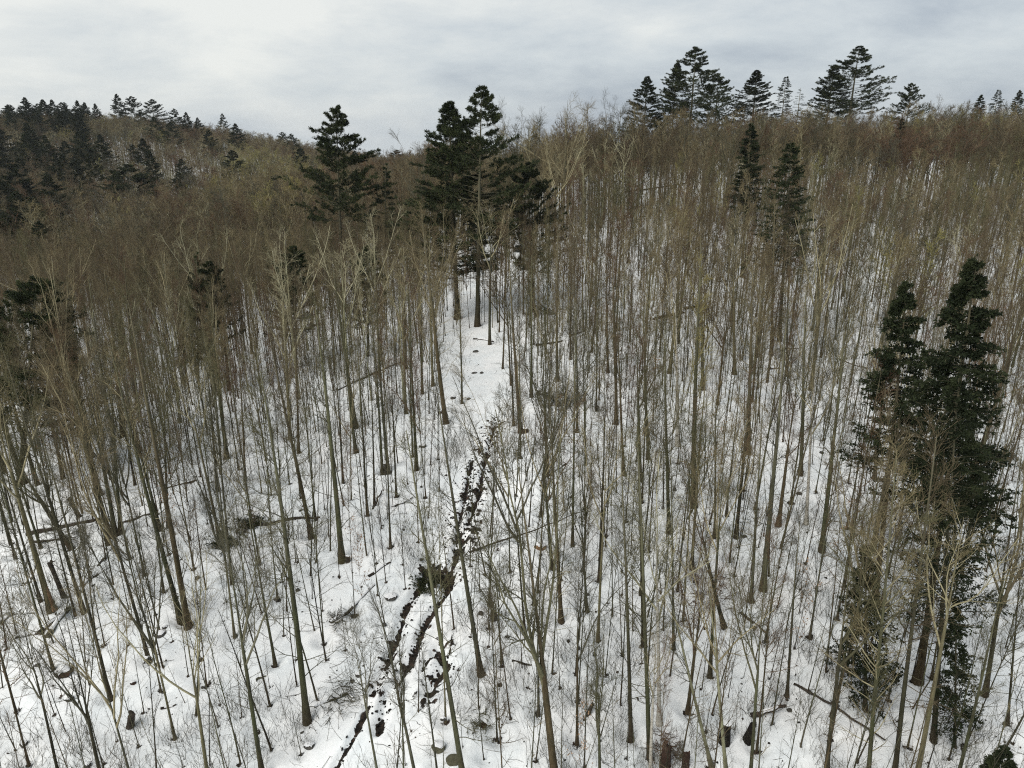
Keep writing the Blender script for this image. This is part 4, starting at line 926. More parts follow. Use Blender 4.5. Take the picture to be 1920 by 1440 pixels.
# far wood
allocc = OCC + [tuple(p) for p in pts] + [tuple(p) for p in pts2] + [tuple(p) for p in pts3]
def ok_far(x, y, r):
    z = gbase(x, y); inside, px_, py_ = in_wedge(x, y, z, 60)
    return inside & (r.random(len(x)) < 1)
far = poisson(60000, -95, 190, 115, 255, 2.6, allocc, ok_far, 5)
far2 = poisson(150000, -380, 60, 190, 470, 3.4, [tuple(p) for p in far], ok_far, 6)
for A in (far, far2):
    za = gz(A[:, 0], A[:, 1]); fx, fy, fD = project(A[:, 0], A[:, 1], za)
    cn = fbm(A[:, 0] / 22, A[:, 1] / 22, 3, 77)
    for (x, y), z, qx, qy, c in zip(A, za, fx, fy, cn):
        u = rng.random()
        if y > 150 and 400 < qx < 600 and c > .47: key = 'yellow' if u < .25 else ('olive' if u < .5 else 'tan')
        elif qx > 1000 and y < 210: key = rng.choice(['brown', 'red', 'olive', 'grey', 'tan'], p=[.34, .16, .12, .13, .25])
        elif c < .42: key = rng.choice(['brown', 'red', 'tan'], p=[.4, .2, .4])
        elif c < .55: key = rng.choice(['brown', 'tan', 'red', 'grey'])
        else: key = rng.choice(['tan', 'olive', 'grey', 'brown', 'yellow'], p=[.4, .2, .2, .15, .05])
        if u > .93: key = 'pale'
        h = rng.uniform(14, 19) / 16
        if y > 140 and qx > 900: h = rng.uniform(8.0, 14.0) / 16 * (.82 if 1130 < qx < 1700 else 1.0)
        if y > 235 and qx < 800: h = rng.uniform(9.5, 14) / 16
        stuff_pts.append((x, y, z, key, h, h * rng.uniform(.9, 1.3) * (1.55 if y > 235 else 1.15), rng.uniform(0, 6.28)))
print('wood instances', len(stuff_pts))

def scatter(name, points, sources, label):
    """one object whose points carry the variant, turn and size of each copy"""
    A = np.array([(p[0], p[1], p[2]) for p in points], np.float32)
    me = bpy.data.meshes.new(name); me.vertices.add(len(A)); me.vertices.foreach_set('co', A.ravel())
    def attr(n, ty, v, prop='value'):
        a_ = me.attributes.new(n, ty, 'POINT'); a_.data.foreach_set(prop, v.ravel())
    attr('variant', 'INT', np.array([p[3] for p in points], np.int32))
    attr('size', 'FLOAT_VECTOR', np.array([(p[5], p[5], p[4]) for p in points], np.float32), 'vector')
    attr('turn', 'FLOAT_VECTOR', np.array([(p[7] if len(p) > 7 else 0, p[8] if len(p) > 8 else 0, p[6]) for p in points], np.float32), 'vector')
    o = link(name, me)
    ng = bpy.data.node_groups.new(name, 'GeometryNodeTree')
    ng.interface.new_socket('Geometry', in_out='INPUT', socket_type='NodeSocketGeometry')
    ng.interface.new_socket('Geometry', in_out='OUTPUT', socket_type='NodeSocketGeometry')
    gi = N(ng, 'NodeGroupInput'); go = N(ng, 'NodeGroupOutput'); jn = N(ng, 'GeometryNodeJoinGeometry')
    def named(n, ty):
        a_ = N(ng, 'GeometryNodeInputNamedAttribute', data_type=ty); a_.inputs[0].default_value = n; return a_
    va = named('variant', 'INT'); sa = named('size', 'FLOAT_VECTOR'); ta = named('turn', 'FLOAT_VECTOR')
    er = N(ng, 'FunctionNodeEulerToRotation'); ng.links.new(ta.outputs[0], er.inputs[0])
    for i, src in enumerate(sources):
        oi_ = N(ng, 'GeometryNodeObjectInfo'); oi_.inputs['Object'].default_value = src
        cm = N(ng, 'FunctionNodeCompare', data_type='INT', operation='EQUAL'); cm.inputs[3].default_value = i
        ng.links.new(va.outputs[0], cm.inputs[2])
        ip = N(ng, 'GeometryNodeInstanceOnPoints')
        ng.links.new(gi.outputs[0], ip.inputs['Points']); ng.links.new(oi_.outputs['Geometry'], ip.inputs['Instance'])
        ng.links.new(cm.outputs[0], ip.inputs['Selection']); ng.links.new(er.outputs[0], ip.inputs['Rotation']); ng.links.new(sa.outputs[0], ip.inputs['Scale'])
        ng.links.new(ip.outputs[0], jn.inputs[0])
    ng.links.new(jn.outputs[0], go.inputs[0])
    md = o.modifiers.new('copies', 'NODES'); md.node_group = ng
    tag(o, label, None, None, 'stuff'); return o
def join_source(name, metr, mecr, bark=None, twig=None, tscale=1.0):
    """trunk and crown meshes merged, for scattering"""
    def mi(me):
        a_ = np.empty(len(me.polygons), np.int32); me.polygons.foreach_get('material_index', a_); return a_
    def rd(me, s=1.0):
        v = np.empty(len(me.vertices) * 3, np.float32); me.vertices.foreach_get('co', v); v = v.reshape(-1, 3)
        v[:, :2] *= s
        li = np.empty(len(me.loops), np.int32); me.loops.foreach_get('vertex_index', li)
        n = len(me.polygons); tot = np.empty(n, np.int32); me.polygons.foreach_get('loop_total', tot)
        return v, li, tot
    v1, l1, t1 = rd(metr, tscale); v2, l2, t2 = rd(mecr)
    Q, T, mq, mt = [], [], [], []
    for v, l, t, off, m in ((v1, l1, t1, 0, mi(metr)), (v2, l2, t2, len(v1), mi(mecr) + 1)):
        st = np.concatenate([[0], np.cumsum(t)[:-1]])
        q = st[t == 4]; Q.append(l[q[:, None] + np.arange(4)] + off); mq.append(m[t == 4])
        r_ = st[t == 3]; T.append(l[r_[:, None] + np.arange(3)] + off); mt.append(m[t == 3])
    Q = np.concatenate(Q); T = np.concatenate(T)
    mats = [BARK[bark] if bark else metr.materials[0], TWIG[twig] if twig else mecr.materials[0], LIMB[twig] if twig else mecr.materials[1]]
    me = mk_mesh(name, np.concatenate([v1, v2]), Q if len(Q) else None, T if len(T) else None, mats, np.concatenate(mq + mt))
    return bpy.data.objects.new(name, me)
SRC, SLOT = [], {}
combos = [('olive', 'olive'), ('grey', 'tan'), ('brown', 'brown'), ('dark', 'brown'), ('olive', 'tan'), ('brown', 'red'), ('tan', 'brown'), ('tan', 'tan')]
for i, d in enumerate(KIND['pole']):
    SLOT.setdefault('near', []).append(len(SRC)); SRC.append(join_source('tree_form', d['trunk'], d['crown'], *combos[i], tscale=.6))
for i, d in enumerate(KIND['vase'][:2]):
    SLOT['near'].append(len(SRC)); SRC.append(join_source('tree_form', d['trunk'], d['crown'], *combos[i + 1], tscale=.7))
SLOT['darker'] = [SLOT['near'][3], SLOT['near'][2], SLOT['near'][0], SLOT['near'][3]]  # near forms weighted to the dark and brown barks
for col, ds in FAR.items():
    for d in ds:
        SLOT.setdefault(col, []).append(len(SRC)); SRC.append(join_source('tree_form', d['trunk'], d['crown']))
wp = [(x, y, z, int(rng.choice(SLOT[key])), a, b, c, rng.normal(0, .03), rng.normal(0, .03)) for x, y, z, key, a, b, c in stuff_pts]
scatter('bare_woodland', wp, SRC, 'dense bare brown woodland running back over the ridge and the far hill')

# far conifers that merge into the dark mass on the flank of the hill
def pine_src(d, nm='needles'):
    G = Geo()
    for m_, p in ((0, 'trunk'), (0, 'branches'), (1, 'crown')):
        me = d[p]; v = np.empty(len(me.vertices) * 3, np.float32); me.vertices.foreach_get('co', v)
        li = np.empty(len(me.loops), np.int32); me.loops.foreach_get('vertex_index', li); n_ = len(me.polygons)
        v = v.reshape(-1, 3)
        if len(li) == 3 * n_: G.add(v, None, li.reshape(-1, 3), m_)
        else: G.add(v, li.reshape(-1, 4), None, m_)
    return bpy.data.objects.new('pine_form', G.mesh('pine_form', [BARK['dark'], NEEDLE['pine']], False))
def ok_fc(x, y, r):
    z = gbase(x, y); inside, px_, py_ = in_wedge(x, y, z, 60)
    w_ = fbm(x / 30, y / 30, 3, 12)
    dens = np.where((px_ < 175) & (y > 250), .7 * (w_ > .42), np.where((px_ < 560) & (w_ > .66), .06, .002))
    dens = np.where((px_ < 130) & (y > 120) & (y < 230), .3, dens)
    return inside & (r.random(len(x)) < dens)
fc = poisson(20000, -330, -20, 130, 440, 7.5, [], ok_fc, 61)
zf = gz(fc[:, 0], fc[:, 1])
scatter('far_pinewood', [(a, b, c, int(rng.integers(0, 3)), s_, s_ * rng.uniform(1.0, 1.4), rng.uniform(0, 6.28)) for a, b, c, s_ in zip(fc[:, 0], fc[:, 1], zf, rng.uniform(.55, .85, len(fc)))],
        [pine_src(KIND['pine'][1]), pine_src(KIND['pine'][2]), pine_src(KIND['pine'][3])], 'dark mass of pines on the flank of the far hill')
# ------------------------------------------------------------------ saplings
OCC2 = OCC + [tuple(p) for p in pts]
def ok_sap(x, y, r):
    z = gbase(x, y); inside, px_, py_ = in_wedge(x, y, z, 60)
    clear = seg_dist(x, y, TRAIL) > np.where(y > 50, 4.0, 1.5)
    dens = np.where(px_ < 950, .55, .95)
    dens = np.where((px_ > 520) & (px_ < 900), .4, dens)
    return inside & clear & (r.random(len(x)) < dens)
sp = poisson(30000, -60, 75, 20, 85, 1.05, OCC2, ok_sap, 9)
zs = gz(sp[:, 0], sp[:, 1]); sx, sy, sD = project(sp[:, 0], sp[:, 1], zs)
o_ = np.argsort(sD); cnt = 0; rest = []
for q in o_:
    x, y = sp[q]; hh = rng.uniform(2.6, 9.0) if rng.random() < .75 else rng.uniform(1.2, 3)
    leafy = rng.random() < .035
    if cnt < 290 and 0 < sx[q] < 1920 and sy[q] < 1440 and not leafy:
        sc = hh / 6
        bk = rng.choice(['grey', 'dark', 'olive', 'brown']); tw = {'grey': 'grey', 'dark': 'grey', 'olive': 'olive', 'brown': 'brown'}[bk]
        v = int(rng.integers(0, 6))
        o = tree('sapling', 'sapling', v, (x, y, zs[q]), sc, sc * rng.uniform(.7, 1.1), rng.uniform(0, 6.28), rng.normal(0, .07, 2), bk, tw)
        size = 'knee-high' if hh < 1.6 else ('short' if hh < 3.4 else ('mid-height' if hh < 6 else 'tall'))
        TREES.append(dict(o=o, px=sx[q], py=sy[q], w=0, adj=f"{size} {adj_of[bk]}", noun='sapling', cat='sapling', group='saplings in the snow', h=hh))
        cnt += 1
    else:
        sc = hh / 6
        rest.append((x, y, zs[q], int(rng.integers(0, 6)) if not leafy else 6 + int(rng.integers(0, 2)), sc, sc * rng.uniform(.6, 1.1), rng.uniform(0, 6.28), rng.normal(0, .07), rng.normal(0, .07)))
def leafsrc(d):
    o = bpy.data.objects.new('sapling_form', d['crown']); return o
ssrc = [join_source('sapling_form', d['trunk'], d['crown'], b_, t_) for d, b_, t_ in zip(KIND['sapling'], ['grey', 'dark', 'olive', 'brown', 'dark', 'grey'], ['grey', 'grey', 'olive', 'brown', 'brown', 'tan'])]
ssrc += [leafsrc(d) for d in KIND['leafy']]
scatter('undergrowth', rest, ssrc, 'thicket of thin bare saplings and whips in the snow')
print('saplings', cnt, len(rest))
WELLS = [(t['o'].location[0], t['o'].location[1], .34, .42) for t in TREES if t['o'].name.startswith(('bare', 'birch')) and t['o'].location[1] < 75]
WELLS += [(x, y, .14, .26) for x, y in sp if y < 50]
def axis(lo, f0, f1, hi, step, g=1.045, cap=16, mid=(-40, 45)):
    a = list(np.arange(f0, f1, step)); s = step
    p = a[-1]
    while p < hi: s = min(s * g, (.28 if p < mid[1] else cap) if p < 600 else 200); p += s; a.append(p)
    s = step; p = a[0]; b = []
    while p > lo: s = min(s * g, (.28 if p > mid[0] else cap) if p > -500 else 200); p -= s; b.append(p)
    return np.array(b[::-1] + a)
gx = axis(-2500, -13, 3, 2500, .13); gy = axis(-700, 23, 64, 3200, .16, mid=(20, 75))
X, Y = np.meshgrid(gx, gy)
Z = gz(X, Y)
soil, dz = rut_field(X, Y)
Z = Z + dz
# the snow has shrunk back from every trunk near enough to see it
for (wx_, wy_, wd, wr) in WELLS:
    i0, i1 = np.searchsorted(gx, (wx_ - 1.3, wx_ + 1.3)); j0, j1 = np.searchsorted(gy, (wy_ - 1.3, wy_ + 1.3))
    if i1 - i0 < 3 or j1 - j0 < 3: continue
    d2 = (X[j0:j1, i0:i1] - wx_) ** 2 + (Y[j0:j1, i0:i1] - wy_) ** 2
    Z[j0:j1, i0:i1] += -wd * np.exp(-d2 / wr ** 2) + wd * .22 * np.exp(-((np.sqrt(d2) - wr * 1.9) / (wr * .6)) ** 2)
    soil[j0:j1, i0:i1] = np.maximum(soil[j0:j1, i0:i1], .62 * np.exp(-d2 / (wr * .8) ** 2))
ny, nx = X.shape
idx = np.arange(nx * ny).reshape(ny, nx)
Q = np.stack([idx[:-1, :-1], idx[:-1, 1:], idx[1:, 1:], idx[1:, :-1]], -1).reshape(-1, 4)
gm = mk_mesh('ground', np.stack([X, Y, Z], -1).reshape(-1, 3), Q, None, [M_SNOW])
at = gm.attributes.new('soil', 'FLOAT', 'POINT'); at.data.foreach_set('value', soil.ravel().astype(np.float32))
ground = tag(link('snowy_ground', gm), 'snow-covered hillside ground with a muddy rutted skid trail', None, None, 'structure')

# whips and twigs poking out of the snow
def whip():
    P = np.zeros((9, 4, 3)); P[:, 0] = np.c_[rng.normal(0, .25, (9, 2)), np.full(9, -.05)]
    d = unit(np.c_[rng.normal(0, .35, (9, 2)), np.ones(9)]); ln = rng.uniform(.4, 1.5, (9, 1))
    for j in range(1, 4): P[:, j] = P[:, j - 1] + d * ln / 3; d = unit(d + rng.normal(0, .12, (9, 3)))
    R = np.full((9, 1), .008) * np.linspace(1, .4, 4)[None]
    g = Geo(); g.add(*tubes(P, R, 3))
    P2, R2 = grow(P, R, 4, .3, 1, 35, 10, .35, lambda t: 1 - .4 * t, 3, .1, .1, .8, .5, rmin=.0045); g.add(*tubes(P2, R2, 3))
    return bpy.data.objects.new('whip_form', g.mesh('whips', [TWIG['grey']]))
wsrc = [whip() for _ in range(5)]
n = 5200
wy = 20 + 62 * rng.random(n) ** 1.2; wx = rng.uniform(-1, 1, n) * (wy * .82 + 10)
dn = fbm(wx / 5, wy / 5, 3, 55); keep = (dn > .47) & (seg_dist(wx, wy, TRAIL) > 1.4)
wx, wy = wx[keep], wy[keep]; wz = gz(wx, wy)
scatter('brush_twigs', [(a, b, c, int(rng.integers(0, 5)), s_, s_, rng.uniform(0, 6.28)) for a, b, c, s_ in zip(wx, wy, wz, rng.uniform(.5, 1.5, len(wx)))], wsrc,
        'low grey brush twigs poking through the snow')

# ------------------------------------------------------------------ fallen logs, stumps, boulders, brush
def log_thing(pts_, d0, d1, label, lift=.0, stubs=4, bark=None, snow=True, name='fallen_log'):
    Wp = [hit(*p) for p in pts_]
    c = np.mean(Wp, 0)
    k = 5 * (len(Wp) - 1) + 1
    tt = np.linspace(0, len(Wp) - 1, k); ii = np.minimum(tt.astype(int), len(Wp) - 2); f = (tt - ii)[:, None]
    Wp = np.array(Wp); P = Wp[ii] * (1 - f) + Wp[ii + 1] * f
    R = np.linspace(d0, d1, k) / 2 * (1 + rng.normal(0, .06, k))
    gzv = gz(P[:, 0], P[:, 1])
    lf_ = np.linspace(0, 1, k) * lift
    P[:, 2] = np.maximum(gzv + R * .55 + lf_, P[:, 2] * 0 + gzv + R * .5)
    P[:, :2] += rng.normal(0, .03, (k, 2))
    P = P - c
    e = bpy.data.objects.new(name, None); C.objects.link(e); e.location = c
    V, Qd = tubes(P[None], R[None], 8)
    caps = [list(range(8))[::-1], list(range((k - 1) * 8, k * 8))]
    Vc = np.concatenate([V, [P[0]], [P[-1]]])
    T = [(i, (i + 1) % 8, len(V)) for i in range(8)] + [((k - 1) * 8 + (i + 1) % 8, (k - 1) * 8 + i, len(V) + 1) for i in range(8)]
    link('log', mk_mesh('log', Vc, Qd, T, [bark or M_LOG]), e)
    for _ in range(stubs):
        p0, r0_ = grow(P[None], R[None], 1, .1, .95, 62, 14, .9, lambda t: np.ones_like(t), 4, .25, .14, .4, .25, rmin=.012)
        link('branch', mk_mesh('branch', *tubes(p0, r0_, 4), None, [bark or M_LOG]), e)
    if snow:
        # snow lying along the top in broken stretches
        D = unit(P[-1] - P[0]); a = unit(np.cross(D, [0, 0, 1])); th = np.radians([62, 35, 0, -35, -62])
        segs = [(0, k // 2), (k // 2 + 1, k)] if k > 6 else [(1, k - 1)]
        for s0, s1 in segs:
            if s1 - s0 < 2: continue
            rr = R[s0:s1, None] * 1.0; Pc = P[s0:s1]
            prof = np.array([1.0, 1.18, 1.3, 1.18, 1.0])[None] * rr + np.array([0, .015, .03, .015, 0])
            prof[0] *= .9; prof[-1] *= .9
            VV = Pc[:, None] + prof[..., None] * (np.sin(th)[None, :, None] * a + np.cos(th)[None, :, None] * np.array([0, 0, 1.]))
            m_ = s1 - s0; ix = np.arange(m_ * 5).reshape(m_, 5)
            qq = np.stack([ix[:-1, :-1], ix[:-1, 1:], ix[1:, 1:], ix[1:, :-1]], -1).reshape(-1, 4)
            link('snow_cap', mk_mesh('snow_cap', VV.reshape(-1, 3), qq, None, [M_CAP]), e)
    tag(e, label, 'log', 'fallen logs on the snow')
    return e
logs = [
    ([(50, 1004), (110, 990), (200, 973)], .34, .22, 'thick black fallen log under the leaning black tree', 0, 6, 0),
    ([(55, 1018), (140, 1010)], .2, .12, 'short dark log just below the thick black one', 0, 4, 0),
    ([(205, 990), (285, 964)], .22, .14, 'dark log end running on past the tan clump', 0, 5, 0),
    ([(74, 1190), (120, 1150)], .28, .22, 'upper of two dark parallel logs near the stout tan tree', 0, 1, 1),
    ([(88, 1197), (129, 1142)], .3, .24, 'lower mossy of two parallel logs near the stout tan tree', 0, 2, 1),
    ([(30, 1196), (76, 1188)], .16, .1, 'small dark log left of the two parallel logs', 0, 1, 1),
    ([(184, 1062), (226, 1010)], .16, .1, 'thin dark log slanting down from the tan clump', 0, 2, 1),
    ([(155, 1099), (178, 1080), (204, 1066)], .17, .1, 'crooked limb lying below the thin slanting log', 0, 3, 1),
    ([(306, 919), (370, 901)], .2, .12, 'dark log crossing behind the tall red-footed tree', 0, 2, 0),
    ([(470, 990), (550, 974), (600, 973)], .24, .13, 'long dark log with a jagged end beside the brown slender tree', .1, 6, 0),
    ([(620, 1168), (652, 1152), (700, 1098)], .2, .14, 'bent dark log on open snow left of the muddy hollow', 0, 4, 1),
    ([(692, 1082), (731, 1055)], .17, .1, 'short log lying uphill of the bent dark log', 0, 2, 1),
    ([(590, 1327), (650, 1302), (662, 1312)], .18, .08, 'hooked limb beside the tall mossy tree foot', .1, 8, 1),
    ([(632, 733), (700, 702), (750, 682)], .3, .16, 'long dark uprooted log in the middle of the slope', .1, 6, 1),
    ([(1004, 649), (1055, 640)], .28, .2, 'dark log across the slope right of the trail head', 0, 2, 0),
    ([(1070, 630), (1096, 622)], .24, .16, 'short dark log in line beyond the trail-head log', 0, 1, 0),
    ([(889, 636), (926, 641)], .2, .13, 'thin log lying across the top of the trail', 0, 1, 1),
    ([(1225, 600), (1283, 588)], .4, .2, 'brown brushy log on the upper slope', .1, 9, 0),
    ([(1283, 580), (1324, 574)], .4, .2, 'brown brushy log end farther along the upper slope', .1, 8, 0),
    ([(1439, 692), (1461, 690)], .24, .2, 'stubby dark log below the shelving spruce', 0, 0, 1),
    ([(1467, 655), (1506, 653)], .2, .13, 'slim dark log above the stubby one', 0, 2, 1),
    ([(1575, 675), (1626, 692)], .22, .14, 'dark log left of the pyramid spruce', 0, 3, 1),
    ([(1488, 1283), (1560, 1325), (1656, 1394)], .15, .07, 'very long thin log slanting down to the young spruce', .2, 7, 0),
    ([(1389, 1150), (1440, 1190)], .17, .1, 'thin log beside the curved brown tree', 0, 4, 0),
    ([(1408, 1345), (1470, 1340)], .24, .16, 'snowy log bridging two black stumps', .5, 4, 1),
    ([(350, 651), (390, 660), (427, 662)], .24, .14, 'pale fallen birch log in the shaded wood', .1, 4, 1),
    ([(1177, 361), (1235, 353), (1293, 344)], .5, .3, 'long log lying along the top of the upper slope', 0, 3, 0),
    ([(1062, 870), (1012, 905)], .14, .06, 'thin pole lying among the red-budded trees', .1, 3, 1),
    ([(880, 1036), (985, 1012), (1085, 984)], .13, .05, 'long thin pole propped across the brush', .9, 3, 0),
    ([(300, 1330), (330, 1322)], .12, .08, 'small stick log near the low-forking dark tree', 0, 1, 1),
    ([(560, 960), (590, 945)], .14, .08, 'little log above the long jagged one', 0, 1, 1),
    ([(700, 955), (716, 925)], .15, .08, 'short slanting limb among the thin poles', .2, 3, 0),
    ([(740, 950), (775, 935)], .13, .07, 'short stick on snow by the straight olive tree', .1, 2, 1),
    ([(960, 1240), (1020, 1255)], .12, .06, 'slender limb on snow right of the straight grey tree', 0, 4, 0),
    ([(480, 1275), (500, 1268)], .14, .1, 'small dark stick left of the tall mossy tree', 0, 1, 0),
    ([(0, 1170), (25, 1150)], .16, .1, 'dark limb entering at the photo edge', 0, 1, 1),
]
for lp, d0, d1, lab, lift, st, sn in logs:
    log_thing(lp, d0, d1, lab, lift, st, M_MOSSROCK if 'mossy' in lab else (BARK['white'] if 'birch' in lab else (M_EARTH if 'brown brushy' in lab else None)), bool(sn))

def boulder(px_, py_, wpx, hpx, label, m, snow=True, name='boulder', cat='boulder', group='boulders and dark lumps in the snow'):
    B = hit(px_, py_); D = B[1] * cP - B[2] * sP
    w = wpx * D / FPX / 2; h = max(hpx * D / FPX / 1.25, w * .5)
    import bmesh
    bm = bmesh.new(); bmesh.ops.create_icosphere(bm, subdivisions=3, radius=1)
    V = np.array([v.co[:] for v in bm.verts]); F = np.array([[v.index for v in f.verts] for f in bm.faces]); bm.free()
    sd = rng.integers(0, 999)
    n_ = fbm(V[:, 0] * 1.5 + V[:, 2] + sd, V[:, 1] * 1.5 - V[:, 2] + sd, 3, int(sd))
    V = V * (0.72 + .56 * n_)[:, None]
    # flatten a few facets
    for _ in range(5):
        dn_ = unit(rng.normal(0, 1, 3)); lim = .82; pr = V @ dn_; V = V - np.maximum(pr - lim, 0)[:, None] * dn_ * .85
    V = V * np.array([w, w * rng.uniform(.7, 1.0), h * .62]) ; V[:, 2] += h * .22
    e = bpy.data.objects.new(name, None); C.objects.link(e); e.location = B
    link('rock' if name == 'boulder' else 'clump', mk_mesh('rock', V, None, F, [m], None, False), e)
    if snow and wpx > 9:
        nrm = np.cross(V[F[:, 1]] - V[F[:, 0]], V[F[:, 2]] - V[F[:, 0]]); nz = nrm[:, 2] / (np.linalg.norm(nrm, axis=1) + 1e-9)
        cen = V[F].mean(1); sel = (nz > .62) & (cen[:, 2] > h * .45)
        if sel.sum() > 4:
            used = np.unique(F[sel]); mp_ = -np.ones(len(V), int); mp_[used] = np.arange(len(used))
            cap = V[used] * 1.03; cap[:, 2] += .025 + .02 * rng.random(len(used))
            link('snow_cap', mk_mesh('snow_cap', cap, None, mp_[F[sel]], [M_CAP]), e)
    tag(e, label, cat, group); return e
for a in [(122, 1262, 30, 20, 'brown-faced boulder with a snow cap on the open snow', M_EARTH, True), (131, 1312, 14, 10, 'small grey rock below the brown-faced boulder', M_ROCK, True), (70, 1249, 9, 8, 'little rock left of the brown-faced boulder', M_ROCK, True),
          (46, 1397, 15, 11, 'dark rock alone near the lower corner', M_ROCK, True), (165, 1436, 13, 12, 'dark rock at the lower edge by the low-forking dark tree', M_ROCK, True), (580, 1400, 20, 13, 'black rock under the tall mossy tree', M_ROCK, True),
          (567, 1375, 8, 6, 'pebble-sized dark rock just above the black rock', M_ROCK, False), (851, 1428, 30, 20, 'largest mossy boulder by the tall olive trunk', M_MOSSROCK, False), (822, 1405, 26, 22, 'mossy boulder touching the largest one', M_MOSSROCK, True),
          (831, 1349, 12, 9, 'round grey rock above the mossy boulders', M_ROCK, True), (935, 1350, 8, 8, 'small dark stone right of the tall olive tree', M_ROCK, False), (905, 1362, 16, 10, 'brushy clod of earth right of the tall olive tree', M_EARTH, False),
          (1085, 1217, 7, 9, 'small black lump in thin brush', M_ROCK, False), (1102, 1116, 8, 7, 'small dark stone near the straight brown tree', M_ROCK, True), (1012, 1027, 24, 13, 'tan earthy mound capped with snow', M_WOOD, True),
          (892, 660, 11, 6, 'dark stone high on the open trail', M_ROCK, False), (889, 700, 10, 6, 'left stone of a close pair on the trail', M_ROCK, True), (903, 700, 7, 5, 'right stone of a close pair on the trail', M_ROCK, False),
          (850, 748, 11, 9, 'dark lump beside the upper trail', M_ROCK, True), (879, 749, 9, 6, 'snow-dusted rock beside the upper trail', M_ROCK, True), (825, 775, 9, 7, 'brownish clod near the well-branched brown tree', M_EARTH, False),
          (793, 838, 14, 9, 'tangled dark clod left of the churned trail', M_ROCK, True), (902, 1152, 10, 12, 'dark lump right of the muddy hollow', M_ROCK, False), (1498, 927, 12, 8, 'black rock on open snow below the sturdy olive tree', M_ROCK, False),
          (1386, 921, 8, 6, 'tiny rock on snow left of the black one', M_ROCK, True), (1396, 1007, 9, 7, 'tiny rock beside the straight dark tree', M_ROCK, True), (733, 1121, 22, 11, 'dark root lump left of the muddy hollow', M_ROCK, True),
          (672, 1267, 12, 9, 'dark clod left of the rut', M_ROCK, True), (720, 1172, 9, 7, 'small clod uphill beside the left rut', M_ROCK, False), (276, 1237, 12, 12, 'dark clod cluster below the twin red-footed trees', M_ROCK, True),
          (293, 1248, 8, 10, 'narrow clod right of the dark cluster', M_ROCK, False), (300, 1190, 22, 10, 'dark broken rock pile under the twin trees', M_ROCK, True), (310, 1178, 12, 8, 'rock atop the dark broken pile', M_ROCK, True),
          (250, 1282, 12, 8, 'dark earth clod on snow by thin whips', M_EARTH, True), (380, 1290, 6, 6, 'tiny stone near the slanting stick', M_ROCK, False), (888, 1030, 8, 7, 'small stone by the long propped pole', M_ROCK, False),
          (1540, 850, 9, 7, 'small rock on the shaded snow right of the stout olive tree', M_ROCK, True), (1265, 920, 8, 6, 'small dark stone by the green-mossed tree', M_ROCK, True), (370, 1085, 9, 8, 'small dark stone near the crooked mossy tree', M_ROCK, False),
          (558, 1108, 9, 8, 'dark knob of rock beside a thin pale-grey tree', M_ROCK, False), (790, 1050, 8, 6, 'stone at the rim of the muddy hollow', M_ROCK, True), (1480, 1333, 10, 8, 'dark stone on snow near the long thin log', M_ROCK, False),
          (1250, 1375, 10, 7, 'dark stone right of the white-barked birch foot', M_ROCK, True)]:
    boulder(*a)

def stump(px_, py_, wpx, hpx, label, m, snow=True, lean=0.0):
    B = hit(px_, py_); D = B[1] * cP - B[2] * sP
    r_ = wpx * D / FPX / 2; h = hpx * D / FPX * 1.35
    k = 6; P = np.zeros((1, k, 3)); P[0, :, 2] = np.linspace(-.15, h, k); P[0, :, 0] = np.linspace(0, lean * h, k)
    R = (r_ * np.array([1.45, 1.1, 1, .97, .95, .93]))[None] * (1 + rng.normal(0, .04, k))
    V, Qd = tubes(P, R, 10)
    V[-10:, 2] += rng.uniform(-.25, .12, 10) * min(h, .8)
    top = np.array([[P[0, -1, 0], 0, h * .96]]); Vc = np.concatenate([V, top]); b0 = (k - 1) * 10
    T = [(b0 + i, b0 + (i + 1) % 10, len(V)) for i in range(10)]
    e = bpy.data.objects.new('stump', None); C.objects.link(e); e.location = B
    link('stump_wood', mk_mesh('stump_wood', Vc, Qd, T, [m], None, False), e)
    if snow:
        th = np.arange(10) * .628
        ring = np.c_[np.cos(th) * r_ * .95 + P[0, -1, 0], np.sin(th) * r_ * .95, np.full(10, h + .02)]
        ring2 = np.c_[np.cos(th) * r_ * .6 + P[0, -1, 0], np.sin(th) * r_ * .6, np.full(10, h + r_ * .12 + .02)]
        VV = np.concatenate([ring, ring2, [[P[0, -1, 0], 0, h + r_ * .16 + .02]]])
        qq = [(i, (i + 1) % 10, 10 + (i + 1) % 10, 10 + i) for i in range(10)]; tt = [(10 + i, 10 + (i + 1) % 10, 20) for i in range(10)]
        link('snow_cap', mk_mesh('snow_cap', VV, qq, tt, [M_CAP]), e)
    tag(e, label, 'stump', 'stumps and broken snags')
